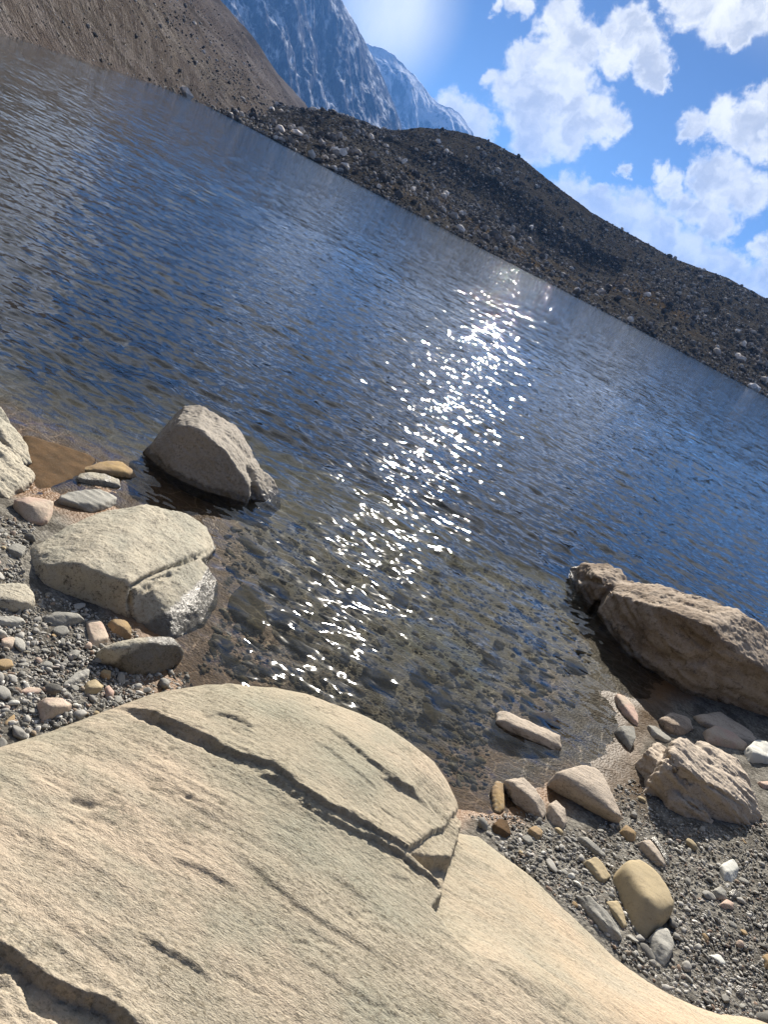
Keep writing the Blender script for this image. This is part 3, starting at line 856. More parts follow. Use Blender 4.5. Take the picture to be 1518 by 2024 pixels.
ctr = np.array([0.3, .8, -.45])
me = make_mesh('slab_boulder', SV - ctr, SF, M_SLAB)
vattr(me, 'shelf', smoothpart[used])
obj('slab_boulder', me, 'huge tan layered slab of rock filling the foreground, split by a long crack', 'rock', loc=ctr)

# ------------------------------------------------------------------ gravel
def blob(sub, seed, sq):
    bm = bmesh.new()
    bmesh.ops.create_icosphere(bm, subdivisions=sub, radius=.5)
    V = np.array([v.co[:] for v in bm.verts])
    F = np.array([[v.index for v in f.verts] for f in bm.faces])
    bm.free()
    V = V * (1 + .35 * fbm(V * 2.2 + seed * 7.7, 2)[:, None])
    r = np.random.default_rng(seed)
    for _ in range(4):   # a few cut faces
        n = r.normal(size=3)
        n /= np.linalg.norm(n)
        h = V @ n
        lim = r.uniform(.26, .40)
        V = V - n * np.clip(h - lim, 0, None)[:, None] * .85
    return V * np.array(sq), F


PB = [blob(3, s, q) for s, q in enumerate([(1.2, .9, .6), (1.0, .85, .7), (1.35, .8, .5), (1.1, .95, .55), (1.5, .75, .4), (1.0, 1.0, .65), (1.25, .7, .6), (1.6, .9, .35)])]
PBL = [blob(2, s + 20, q) for s, q in enumerate([(1.2, .9, .6), (1.0, .85, .7), (1.35, .8, .5), (1.1, .95, .55), (1.5, .75, .4), (1.0, 1.0, .65)])]


def rotm(rz, ax, ay):
    cz, sz = np.cos(rz), np.sin(rz)
    cx, sx = np.cos(ax), np.sin(ax)
    cy, sy = np.cos(ay), np.sin(ay)
    return np.array([[cz, -sz, 0], [sz, cz, 0], [0, 0, 1]]) @ np.array([[1, 0, 0], [0, cx, -sx], [0, sx, cx]]) @ np.array([[cy, 0, sy], [0, 1, 0], [-sy, 0, cy]])


RG = [(925, 1610), (1000, 1610), (1060, 1600), (1100, 1640), (1180, 1640), (1215, 1560), (1250, 1540), (1300, 1580), (1350, 1620), (1440, 1640), (1518, 1620), (1560, 1480), (1900, 1560), (2100, 1900), (1900, 2250), (1600, 2080), (1420, 2010), (1330, 1970), (1240, 1900), (1150, 1815), (1000, 1690)]
LG = [(-60, 990), (20, 1030), (70, 1030), (60, 1080), (40, 1110), (50, 1160), (180, 1205), (265, 1240), (290, 1330), (370, 1330), (380, 1355), (220, 1400), (0, 1475), (-80, 1500)]


def sprinkle(poly, n):
    P = np.array(poly, float)
    lo, hi = P.min(0), P.max(0)
    out = np.empty((0, 2))
    while len(out) < n:
        q = rng.uniform(lo, hi, (n * 2, 2))
        out = np.concatenate([out, q[inpoly(q, P)]])
    return out[:n]


def clear(q, m):
    """not on one of the traced stones"""
    ok = np.ones(len(q), bool)
    for O, o in STONES:
        ok &= ~(sdpoly(q, O) > -m)
    return ok


def px2ground(q):
    z = np.zeros(len(q))
    d = _F + (q[:, :1] - 759) / FPX * CX - (q[:, 1:] - 1012) / FPX * CY
    for _ in range(4):
        P = CAM + d * ((z - CAMH) / d[:, 2])[:, None]
        z = ground_z(P[:, :2])
    return P


# counted pebbles: the largest ones
PM = []
for k, (V, F) in enumerate(PB):
    PM.append(make_mesh('pebble', V, F, M_PEB if k % 4 else M_SCHIST))
PMo = [make_mesh('pebble', V, F, m) for (V, F), m in zip(PB, [M_OCHRE, M_PINK, M_PALE, M_OLIVE, M_PALE, M_PINK, M_QUARTZ, M_SCHIST])]
cnt = 0
taken = []
for poly, n, side in (([p for p in RG if p[0] < 1700] , 190, 'right'), (LG, 108, 'left')):
    q = sprinkle(poly, n * 6)
    q = q[clear(q, 4)]
    sizes = np.sort(np.clip(rng.pareto(2.6, n) * .014 + .021, 0, .055))[::-1]
    P = px2ground(q)
    used_ = []
    j = 0
    for s in sizes:
        while j < len(P):
            p = P[j]
            j += 1
            if all((p[0] - u_[0]) ** 2 + (p[1] - u_[1]) ** 2 > (.5 * (s + u_[2])) ** 2 for u_ in used_):
                break
        else:
            break
        used_.append((p[0], p[1], s))
        odd = rng.random() < .22
        me_ = (PMo if odd else PM)[rng.integers(8)]
        o = bpy.data.objects.new('pebble', me_)
        COL.objects.link(o)
        o.scale = (s, s, s)
        o.rotation_euler = (rng.normal(0, .25), rng.normal(0, .25), rng.uniform(0, 6.28))
        o.location = (p[0], p[1], p[2] + s * .16)
        o['category'] = 'pebble'
        if odd:
            o['label'] = f'coloured tan or pinkish pebble among the grey gravel on the {side}'
            o['group'] = f'coloured pebbles in the {side} gravel'
        else:
            o['label'] = f'plain grey pebble lying loose in the gravel on the {side}'
            o['group'] = f'grey pebbles in the {side} gravel'
        cnt += 1

# the uncountable rest
Vs, Fs, Cs, n0_ = [], [], [], 0
for poly, n, smin, smax in ((RG, 24000, .007, .022), (LG, 6000, .008, .026)):
    q = sprinkle(poly, n)
    q = q[clear(q, -3)]
    P = px2ground(q)
    s = np.clip(smin + rng.pareto(2.4, len(P)) * .0045, smin, smax)
    for p, s_ in zip(P, s):
        V, F = PBL[rng.integers(len(PBL))]
        V = (V * s_) @ rotm(rng.uniform(0, 6.28), rng.normal(0, .35), rng.normal(0, .35)).T + p + [0, 0, s_ * .15]
        Vs.append(V)
        Fs.append(F + n0_)
        n0_ += len(V)
        Cs.append(np.full(len(V), rng.random()))
t = NT('gravel_grains')
a = t.n('ShaderNodeAttribute', attribute_name='tone').outputs['Fac']
pos = t.n('ShaderNodeNewGeometry').outputs['Position']
cr = t.n('ShaderNodeValToRGB', {0: a})
el = cr.color_ramp.elements
el[0].position, el[0].color = 0, (.10, .095, .085, 1)
el[1].position, el[1].color = 1, (.70, .68, .63, 1)
for p_, c_ in ((.25, (.21, .205, .19)), (.5, (.34, .33, .305)), (.7, (.48, .465, .43)), (.78, (.33, .27, .20)), (.84, (.27, .19, .145)), (.9, (.58, .56, .52))):
    e = el.new(p_)
    e.color = (*c_, 1)
nn = t.noise(pos, 180, 3, .6)
c = t.mix(t.ramp(nn, .35, .65, 0, .5), cr.outputs[0], (.11, .105, .095))
bs = t.n('ShaderNodeBsdfPrincipled', {'Base Color': c, 'Roughness': .75, 'Specular IOR Level': .0, 'Normal': t.n('ShaderNodeBump', {'Height': nn, 'Strength': .25, 'Distance': .004})})
M_GRAV = t.out(bs)
me = make_mesh('gravel', np.concatenate(Vs), np.concatenate(Fs), M_GRAV)
vattr(me, 'tone', np.concatenate(Cs))
obj('gravel', me, 'fine grey gravel of tiny stones covering the shore', 'gravel', kind='stuff')

# stones under the water
SUBP = [(440, 1050), (600, 1020), (760, 1040), (950, 1080), (1120, 1180), (1180, 1270), (1130, 1400), (980, 1420), (960, 1560), (900, 1560), (840, 1480), (740, 1420), (640, 1370), (480, 1345), (390, 1325), (440, 1210)]
SM = [make_mesh('submerged_stone', V, F, M_SUB) for V, F in PB]
named = [(700, 1192, .17, 'dark oval stone under the clear water at centre, left of the other oval one'), (790, 1190, .13, 'small dark oval stone under the clear water beneath the sun glitter'), (750, 1355, .17, 'dark flat stone under the shallows close to the slab rim'),
         (870, 1385, .12, 'dark brown stone under the shallows at right end of the slab rim'), (970, 1310, .13, 'black rounded stone under rippled water left of the sandy bank'), (985, 1280, .09, 'yellowish stone under rippled water above the black rounded one'), (830, 1345, .12, 'dark lumpy stone under water between flat stone and slab rim')]
q = sprinkle(SUBP, 260)
q = q[clear(q, 5)]
P = px2ground(q)
for i, (x, y, s, lab) in enumerate(named):
    p = gpt(x, y)
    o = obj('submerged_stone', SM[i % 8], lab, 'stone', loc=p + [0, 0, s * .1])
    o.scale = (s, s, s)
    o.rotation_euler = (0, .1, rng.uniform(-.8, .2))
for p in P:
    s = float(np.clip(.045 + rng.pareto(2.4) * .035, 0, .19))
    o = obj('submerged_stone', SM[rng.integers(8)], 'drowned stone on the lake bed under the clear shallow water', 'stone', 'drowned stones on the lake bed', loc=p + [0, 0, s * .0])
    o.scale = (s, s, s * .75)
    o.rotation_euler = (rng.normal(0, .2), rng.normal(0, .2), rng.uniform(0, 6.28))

Vs, Fs, Cs, n0_ = [], [], [], 0
q = sprinkle(SUBP, 4800)
P = px2ground(q)
for p in P:
    s_ = float(np.clip(.014 + rng.pareto(2.2) * .012, 0, .07))
    V, F = PBL[rng.integers(len(PBL))]
    V = (V * s_ * np.array([1, 1, .8])) @ rotm(rng.uniform(0, 6.28), rng.normal(0, .25), rng.normal(0, .25)).T + p
    Vs.append(V)
    Fs.append(F + n0_)
    n0_ += len(V)
    Cs.append(np.full(len(V), rng.random()))
t = NT('bed_stones')
a = t.n('ShaderNodeAttribute', attribute_name='tone').outputs['Fac']
cr = t.n('ShaderNodeValToRGB', {0: a})
el = cr.color_ramp.elements
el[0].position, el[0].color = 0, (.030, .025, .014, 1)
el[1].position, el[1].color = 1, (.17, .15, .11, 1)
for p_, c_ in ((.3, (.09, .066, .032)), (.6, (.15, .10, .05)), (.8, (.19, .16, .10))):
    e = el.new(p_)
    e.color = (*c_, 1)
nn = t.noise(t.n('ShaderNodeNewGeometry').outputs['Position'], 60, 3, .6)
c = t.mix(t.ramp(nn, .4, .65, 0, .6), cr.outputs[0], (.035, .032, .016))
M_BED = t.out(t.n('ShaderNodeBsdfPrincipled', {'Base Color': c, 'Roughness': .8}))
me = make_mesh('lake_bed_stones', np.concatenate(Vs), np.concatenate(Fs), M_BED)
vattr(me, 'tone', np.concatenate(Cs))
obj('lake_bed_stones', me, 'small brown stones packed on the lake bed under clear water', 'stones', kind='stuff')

# ------------------------------------------------------------------ water
wa = np.concatenate([np.arange(-80, -45, .8), np.arange(-45, 42, .13), np.arange(42, 81, .8)])
wr = np.concatenate([np.geomspace(1.2, 24, 900), np.geomspace(24.3, 330, 160)])
W = polar(wa, wr)
R_ = np.hypot(W[:, 0], W[:, 1])
H = np.zeros(len(W))
wrng = np.random.default_rng(3)
res = R_ * .0034
calm = .45 + .55 * sstep(3.6, 6.5, W[:, 1] + .12 * W[:, 0])
gust = .75 + .5 * fbm(np.column_stack([W * np.array([.12, .35]), 0 * R_]), 3)
for k in range(64):
    lam = .065 * (.75 / .065) ** (k / 63.0)
    th = wrng.normal(0, .58)
    kx, ky = math.sin(th) * 2 * math.pi / lam, math.cos(th) * 2 * math.pi / lam
    slope = .027 * (1.0 if lam > .12 else .8) * (.75 if lam > .7 else 1)
    amp = slope * lam / (2 * math.pi)
    vis = sstep(2.5, 6, lam / np.maximum(res, .001))
    ph = wrng.uniform(0, 6.28)
    H += amp * vis * np.sin(kx * W[:, 0] + ky * W[:, 1] + ph + .5 * np.sin(W[:, 0] * .9 / lam * .35 + k))
H *= calm * gust
nr, nc = len(wr), len(wa)
Vt = np.column_stack([W, H])
Vb = np.column_stack([W, np.full(len(W), -6.5)])
ring = np.concatenate([np.arange(nc), (np.arange(1, nr) * nc + nc - 1), ((nr - 1) * nc + np.arange(nc - 2, -1, -1)), (np.arange(nr - 2, 0, -1) * nc)])
m_ = len(ring)
Vw = np.concatenate([Vt, Vb[ring]])
b0 = len(Vt)
Ft = grid_faces(nr, nc)
i = np.arange(m_)
j = (i + 1) % m_
side = np.stack([ring[i], ring[j], b0 + j, b0 + i], -1)[:, ::-1]
me = bpy.data.meshes.new('water')
# bottom as strips between matching azimuths (inner ring to outer ring)
inner = b0 + np.arange(nc)
outer = b0 + nc + (nr - 1) + np.arange(nc - 1)      # outer ring runs backwards, its first corner is the last of the side column
outer = np.concatenate([[b0 + nc + nr - 2], outer])[:nc][::-1]
bot = np.stack([inner[:-1], inner[1:], outer[1:], outer[:-1]], -1)[:, ::-1]
me = make_mesh('water', Vw, np.concatenate([Ft, side, bot]))
vattr(me, 'far', np.concatenate([sstep(4, 26, R_), np.zeros(m_)]))

t = NT('lake_water')
geo = t.n('ShaderNodeNewGeometry')
pos = geo.outputs['Position']
far = t.n('ShaderNodeAttribute', attribute_name='far').outputs['Fac']


def slope(scale, stretch, k, detail=2.0, dist=.2, kx=.5):
    col = t.noise(scaled(t, pos, stretch), scale, detail, .5, dist, out=1)
    v = t.vmath('SUBTRACT', col, (.5, .5, .5))
    return t.vmath('MULTIPLY', v, (k * kx, k, 0))


s1 = slope(19.0, (.55, 1, 1), .56, 0.0, .6)
s2 = slope(8.0, (.35, 1, 1), .50, 1.0)
s3 = slope(2.4, (.5, 1, 1), .34, 2.0, kx=.9)
fs = t.vmath('ADD', t.vmath('SCALE', s2, scale=far), t.vmath('SCALE', s3, scale=far))
tot = t.vmath('ADD', fs, t.vmath('SCALE', s1, scale=t.math('MULTIPLY_ADD', far, -.4, 1.0)))
gst = t.noise(scaled(t, pos, (.02, .05, 0)), 1.0, 3, .5)
tot = t.vmath('SCALE', tot, scale=t.ramp(gst, .3, .7, .75, 1.25))
nrm = t.vmath('NORMALIZE', t.vmath('ADD', geo.outputs['Normal'], tot))
cth = t.math('ABSOLUTE', t.vmath('DOT_PRODUCT', nrm, geo.outputs['Incoming']))
fr = t.math('MULTIPLY_ADD', t.math('POWER', t.math('SUBTRACT', 1.0, cth, clamp=True), 5.0), .98, .02)
gl = t.n('ShaderNodeBsdfGlossy', {'Color': (1, 1, 1), 'Roughness': .07, 'Normal': nrm}, distribution='BECKMANN')
gl2 = t.n('ShaderNodeBsdfGlossy', {'Color': (1, 1, 1), 'Roughness': .13, 'Normal': nrm}, distribution='GGX')
gl = t.n('ShaderNodeMixShader', {0: .013, 1: gl, 2: gl2})
# caustic light painted as a net of bright lines in the surface's transparency
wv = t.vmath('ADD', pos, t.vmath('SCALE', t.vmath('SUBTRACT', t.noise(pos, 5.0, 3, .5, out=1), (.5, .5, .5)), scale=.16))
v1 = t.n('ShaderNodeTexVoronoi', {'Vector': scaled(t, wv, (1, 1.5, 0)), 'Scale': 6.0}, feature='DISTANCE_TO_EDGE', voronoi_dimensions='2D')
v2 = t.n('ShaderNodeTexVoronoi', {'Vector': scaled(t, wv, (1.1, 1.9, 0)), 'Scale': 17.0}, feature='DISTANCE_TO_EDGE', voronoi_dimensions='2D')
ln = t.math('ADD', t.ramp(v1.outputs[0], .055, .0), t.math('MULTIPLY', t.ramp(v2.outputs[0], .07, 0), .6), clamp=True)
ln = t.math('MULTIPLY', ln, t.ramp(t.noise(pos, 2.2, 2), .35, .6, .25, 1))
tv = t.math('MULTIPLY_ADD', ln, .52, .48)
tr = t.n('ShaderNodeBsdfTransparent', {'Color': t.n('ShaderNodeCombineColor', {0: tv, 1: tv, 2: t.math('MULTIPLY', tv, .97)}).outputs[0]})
df = t.n('ShaderNodeBsdfDiffuse', {'Color': (.020, .036, .045), 'Normal': nrm})
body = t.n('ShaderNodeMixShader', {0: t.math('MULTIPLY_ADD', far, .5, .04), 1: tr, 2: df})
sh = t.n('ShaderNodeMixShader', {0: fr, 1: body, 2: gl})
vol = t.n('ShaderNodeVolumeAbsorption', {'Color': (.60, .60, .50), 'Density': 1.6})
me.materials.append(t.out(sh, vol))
obj('water', me, 'rippled blue grey mountain lake with sun glitter', 'lake', kind='structure')

# ------------------------------------------------------------------ far terrain
def terrain(name, az, r, z, mat, label, cat, attrs=None):
    """az (n), r (m,n), z (m,n)"""
    A = np.radians(az)[None, :]
    V = np.stack([r * np.sin(A), r * np.cos(A), z], -1).reshape(-1, 3)
    me = make_mesh(name, V, grid_faces(*r.shape), mat)
    for k, v in (attrs or {}).items():
        vattr(me, k, v.ravel())
    return obj(name, me, label, cat, kind='structure'), V


def azl(pts):
    a = np.array([azel(*p) for p in pts])
    return a[np.argsort(a[:, 0])]


SHORE_A = np.array([-80, -60, -45, -35, -32.2, -29.3, -26.4, -23.2, -20, -10, 0, 10, 19, 40, 80])
SHORE_R = np.array([22, 27, 34, 50, 63, 80, 125, 186, 200, 190, 205, 228, 235, 240, 250.])
SKY_M = azl([(400, 190), (480, 190), (600, 215), (680, 225), (750, 255), (790, 258), (830, 252), (900, 258), (960, 275), (1030, 310), (1090, 360), (1170, 420), (1250, 465), (1330, 510), (1440, 550), (1518, 592)])
CREST = azl([(600, 217), (650, 224), (700, 248), (760, 288), (830, 343), (900, 388), (1000, 450), (1100, 520), (1200, 590)])

# moraine
az = np.arange(-26, 62, .1)
s = np.concatenate([np.linspace(-.06, 1, 230), np.linspace(1.02, 1.5, 30)])[:, None]
r0 = np.interp(az, SHORE_A, SHORE_R)[None, :]
r1 = 430.0 + 20 * np.sin(np.radians(az * 9))[None, :]
r = r0 + s * (r1 - r0)
elS = np.interp(az, SKY_M[:, 0], SKY_M[:, 1], right=4.9)
elS = np.where(az > 18, 4.9 + .5 * np.sin(np.radians(az * 11)), elS)
elS = np.where(az < -23.3, -.19 - .2 * (-23.3 - az), elS)
zS = 2 + r1 * np.tan(np.radians(elS))[None, :]
elC = np.interp(az, CREST[:, 0], CREST[:, 1], right=1.5)
sc = .42
rc = r0 + sc * (r1 - r0)
zC = 2 + rc * np.tan(np.radians(elC))[None, :]
crest_w = (sstep(-20, -16, az) * sstep(11, 4, az))[None, :]
plain = zS * (np.clip(s, 0, 1) ** .95)
up = zC * np.clip(s / sc, 0, 1) ** .8
k2 = np.clip((s - sc) / (1 - sc), 0, 1)
two = np.where(s < sc, up, zC * (1 - k2) + zS * k2 - 3.5 * np.sin(np.pi * np.clip(k2 * 2.2, 0, 1)))
z = plain * (1 - crest_w) + two * crest_w
z = np.where(s > 1, zS - (s - 1) * 60, z)
z = np.where(s < 0, s * 90, z)
A = np.radians(az)[None, :] + 0 * r
PP = np.stack([r * np.sin(A), r * np.cos(A), z], -1).reshape(-1, 3)
wgt = (np.clip(s * 6, 0, 1) + 0 * r).ravel()
nz = (1.6 * fbm(PP * .03, 3) + 1.0 * fbm(PP * .12, 3)).reshape(r.shape) * np.clip(s * 6, 0, 1) * np.where(np.abs(s - 1) < .3, .35, 1)
nz += .35 * fbm(PP * .5, 3).reshape(r.shape) * np.clip(s * 9 + .25, 0, 1)
z = z + nz


def ground_far(name, c_dark, c_mid, c_light, c_veg, sc=1.0, veg=.5):
    t = NT(name)
    pos = t.n('ShaderNodeNewGeometry').outputs['Position']
    a = t.noise(pos, .02 * sc, 5, .6)
    b = t.noise(pos, .12 * sc, 5, .65)
    d = t.noise(pos, .9 * sc, 4, .75)
    v = t.n('ShaderNodeTexVoronoi', {'Vector': pos, 'Scale': .8 * sc})
    c = t.mix(t.ramp(b, .35, .65), c_dark, c_mid)
    vg = t.math('MULTIPLY', t.ramp(a, .48, .6), veg)
    vg = t.math('MULTIPLY', vg, t.n('ShaderNodeAttribute', attribute_name='low').outputs['Fac'])
    c = t.mix(vg, c, c_veg)
    c = t.mix(t.ramp(d, .55, .66, 0, .6), c, c_light)
    bp = t.n('ShaderNodeBump', {'Height': t.math('ADD', d, t.math('MULTIPLY', v.outputs[0], -.5)), 'Strength': .7, 'Distance': .9 / sc})
    return t.out(t.n('ShaderNodeBsdfPrincipled', {'Base Color': c, 'Roughness': .95, 'Normal': bp, 'Specular IOR Level': 0.0}))


M_MOR = ground_far('moraine_ground', (.030, .028, .026), (.058, .054, .049), (.14, .135, .125), (.070, .050, .028), veg=.8)
low = np.clip(sstep(.02, .10, s) * sstep(.5, .35, s), 0, 1) + 0 * r
obj_m, VM = terrain('moraine_hill', az, r, z, M_MOR, 'dark boulder strewn moraine ridge across the lake', 'hill', {'low': low})
VM = VM.reshape(r.shape + (3,))
SM_ = s.ravel()

# brown scree mountain on the left
az = np.arange(-100, -9, .12)
s = np.concatenate([np.linspace(-.05, 1, 260), np.linspace(1.03, 1.4, 20)])[:, None]
EDGE = azl([(430, 0), (465, 40), (500, 80), (530, 120), (560, 160), (600, 210)])
ea = np.concatenate([[-100, -70, -50, -40, -30], EDGE[:, 0], [-16, -14, -9]])
ee = np.concatenate([[24, 25, 22, 16, 9.0], EDGE[:, 1], [1.2, .3, -.8]])
el = np.interp(az, ea, ee)
r0 = np.where(az < -22, np.interp(az, SHORE_A, SHORE_R), np.interp(-22, SHORE_A, SHORE_R) + (az + 22) * 25)[None, :]
r1 = np.interp(az, [-100, -60, -35, -24, -17, -9], [260, 320, 480, 640, 900, 1100])[None, :]
r = r0 + s * (r1 - r0)
zt = 2 + r1 * np.tan(np.radians(el))[None, :]
bench = np.minimum(3.5, .05 * r0)
prof = np.clip(s, 0, 1) ** 1.25
z = zt * prof + bench * sstep(0, .05, s) * (1 - prof)
z = np.where(s > 1, zt - (s - 1) * 200, z)
z = np.where(s < 0, s * 60, z)
A = np.radians(az)[None, :] + 0 * r
PP = np.stack([r * np.sin(A), r * np.cos(A), z], -1).reshape(-1, 3)
f = np.clip(s * 5, 0, 1) * np.clip(sstep(.0, .12, np.abs(s - 1) + .02), .3, 1)
ELV = np.degrees(np.arctan2(z - 2, r))
AZD = np.degrees(A)
GU = np.column_stack([((ELV + .43 * AZD) * 3.2).ravel(), ((AZD - .43 * ELV) * .22).ravel(), np.zeros(r.size)])
z = z + f * (r / 300) * (3.2 * fbm(PP * .018, 4).reshape(r.shape) + 2.6 * fbm(GU * .35, 4, ridged=True).reshape(r.shape) * .55)
lowz = np.clip(s * 12, 0, 1) * np.exp(-np.clip(s, 0, None) / .14) + 0 * r
z = z + lowz * 1.7 * fbm(PP * .11, 4, ridged=True).reshape(r.shape) * np.clip(r0 / 60, .3, 1.3)
t = NT('scree_slope')
pos = t.n('ShaderNodeNewGeometry').outputs['Position']
gu = t.n('ShaderNodeAttribute', attribute_name='gully', attribute_type='GEOMETRY').outputs['Vector']
a = t.noise(gu, 1.0, 6, .7, .3)
a2 = t.noise(gu, .35, 3, .5)
b = t.noise(pos, .05, 5, .65)
d = t.noise(pos, .7, 4, .8)
lowa = t.n('ShaderNodeAttribute', attribute_name='low').outputs['Fac']
c = t.mix(t.ramp(a, .43, .58), (.050, .044, .042), (.135, .122, .120))
c = t.mix(t.ramp(a2, .45, .58, 0, .7), c, (.080, .068, .065))
c = t.mix(t.ramp(b, .46, .62, 0, .7), c, (.085, .071, .064))
c = t.mix(t.math('MULTIPLY', lowa, .75), c, t.mix(t.ramp(t.noise(pos, .13, 4, .6), .4, .6), (.050, .043, .037), (.19, .172, .15)))
c = t.mix(t.ramp(d, .54, .64, 0, .5), c, (.24, .222, .21))
bp = t.n('ShaderNodeBump', {'Height': d, 'Strength': 1.0, 'Distance': 1.6})
M_SCREE = t.out(t.n('ShaderNodeBsdfPrincipled', {'Base Color': c, 'Roughness': .95, 'Normal': bp, 'Specular IOR Level': 0.0}))
ob, VB = terrain('scree_mountain', az, r, z, M_SCREE, 'brown grey scree slope rising on the left shore', 'mountain', {'low': lowz})
at = ob.data.attributes.new('gully', 'FLOAT_VECTOR', 'POINT')
at.data.foreach_set('vector', GU.astype(np.float32).ravel())
VB = VB.reshape(r.shape + (3,))


def snowy(name, pts, ext, R0, R1, label, amp, seed, snow):
    E = azl(pts)
    ea = np.concatenate([[e[0] for e in ext[0]], E[:, 0], [e[0] for e in ext[1]]])
    ee = np.concatenate([[e[1] for e in ext[0]], E[:, 1], [e[1] for e in ext[1]]])
    az = np.linspace(ea[0], ea[-1], 420)
    s = np.concatenate([np.linspace(0, 1, 240), np.linspace(1.02, 1.5, 20)])[:, None]
    el = np.interp(az, ea, ee)
    el = el + .10 * fbm(np.column_stack([az * 2.2, 0 * az + seed, 0 * az]), 4)
    r = R0 + s * (R1 - R0) + 0 * az[None, :]
    zt = 2 + R1 * np.tan(np.radians(el))[None, :]
    z = zt * (.12 * np.clip(s, 0, 1) + .88 * np.clip(s, 0, 1) ** 1.3)
    z = np.where(s > 1, zt - (s - 1) * R1 * .35, z)
    A = np.radians(az)[None, :] + 0 * r
    f = sstep(0, .2, s) * sstep(0, .25, np.abs(1 - s) + .01)
    Pn = np.column_stack([A.ravel() * 26 + (s + 0 * A).ravel() * 2.6, (s + .25 * A * 26 / 6).ravel() * 3.0, np.full(r.size, seed)])
    z = z + f * amp * (.8 * fbm(Pn * .6, 5, .5, ridged=True) + .45 * fbm(Pn * 1.7 + 4, 4, .5)).reshape(r.shape)
    t = NT(name + '_rock')
    geo = t.n('ShaderNodeNewGeometry')
    nz_ = t.n('ShaderNodeSeparateXYZ', {0: geo.outputs['Normal']}).outputs[2]
    sx = t.n('ShaderNodeAttribute', attribute_name='streak', attribute_type='GEOMETRY').outputs['Vector']
    a = t.noise(sx, 3.0, 6, .68, .4)
    b = t.noise(sx, 11.0, 5, .7)
    m = t.math('ADD', t.math('MULTIPLY', nz_, .55), t.math('ADD', t.math('MULTIPLY', a, .9), t.math('MULTIPLY', b, .35)))
    fac = t.ramp(m, snow, snow + .26)
    c = t.mix(fac, t.mix(t.ramp(b, .4, .6), (.040, .043, .055), (.10, .10, .115)), (.62, .65, .70))
    bp = t.n('ShaderNodeBump', {'Height': t.math('ADD', a, t.math('MULTIPLY', b, .4)), 'Strength': .8, 'Distance': amp * .35})
    mat = t.out(t.n('ShaderNodeBsdfPrincipled', {'Base Color': c, 'Roughness': .9, 'Normal': bp, 'Specular IOR Level': 0.0}))
    ob, V = terrain(name, az, r, z, mat, label, 'mountain')
    q = ob.data.attributes.new('streak', 'FLOAT_VECTOR', 'POINT')
    q.data.foreach_set('vector', np.column_stack([A.ravel() * 20, (s + 0 * A).ravel() * 3.2 + A.ravel() * 9, np.full(r.size, seed)]).astype(np.float32).ravel())


snowy('snowy_mountain', [(675, 0), (700, 42), (720, 80), (745, 130), (760, 160), (780, 210), (795, 250)], ([(-38, 8), (-28, 10), (-21, 10.6)], [(-10, 2), (-8.5, 0)]),
      2800, 4500, 'steep blue hazy mountain face dusted with snow', 95, 3.3, 1.05)
snowy('far_mountain', [(735, 90), (755, 95), (775, 105), (800, 130), (830, 160), (850, 190), (870, 205), (890, 212), (905, 220), (920, 238), (935, 262)], ([(-26, 6), (-18, 7.0), (-16, 7.2)], [(-5, 4), (-2, 1.5), (0, 0)]),
      5600, 7500, 'palest snow covered mountain farthest behind the blue face', 180, 8.1, .88)
snowy('far_peak', [(1455, 560), (1470, 566), (1490, 574), (1505, 586), (1518, 596)], ([(9, 2), (11, 4)], [(20, 4.6), (24, 3), (28, 1)]),
      5600, 7400, 'tiny blue peak showing over the moraine at the right border', 100, 5.2, 1.1)

# boulders on the moraine
BL = []
for k in range(8):
    V, F = blob(1, 60 + k, (1.1, .9, .8))
    BL.append((V, F))
t = NT('moraine_boulder')
a = t.n('ShaderNodeAttribute', attribute_name='tone').outputs['Fac']
oi = t.n('ShaderNodeObjectInfo').outputs['Random']
nn = t.noise(t.n('ShaderNodeNewGeometry').outputs['Position'], 1.1, 4, .65)
v = t.math('ADD', t.math('MULTIPLY', a, .30), t.math('MULTIPLY', t.math('POWER', oi, 3.0), t.math('LESS_THAN', a, .0001)))
v = t.math('MULTIPLY_ADD', v, .85, .10)
v = t.math('MULTIPLY', v, t.ramp(nn, .3, .7, .7, 1.25))
c = t.n('ShaderNodeCombineColor', {0: v, 1: t.math('MULTIPLY', v, .93), 2: t.math('MULTIPLY', v, .85)}).outputs[0]
M_MB = t.out(t.n('ShaderNodeBsdfPrincipled', {'Base Color': c, 'Roughness': .9, 'Specular IOR Level': 0.0}))
BM = [make_mesh('moraine_boulder', V, F, M_MB, False) for V, F in BL]


def pick(VG, n, pw, amin, amax, smax=1.0):
    m, k = VG.shape[:2]
    out = np.empty((0, 3))
    si = (rng.random(n) ** pw * (m - 1) * smax + .04 * m).astype(int) % (m - 1)
    ai = rng.integers(amin, amax, n)
    u, v = rng.random(n)[:, None], rng.random(n)[:, None]
    a_, b_, c_, d_ = VG[si, ai], VG[si, ai + 1], VG[si + 1, ai], VG[si + 1, ai + 1]
    return (a_ * (1 - u) + b_ * u) * (1 - v) + (c_ * (1 - u) + d_ * u) * v


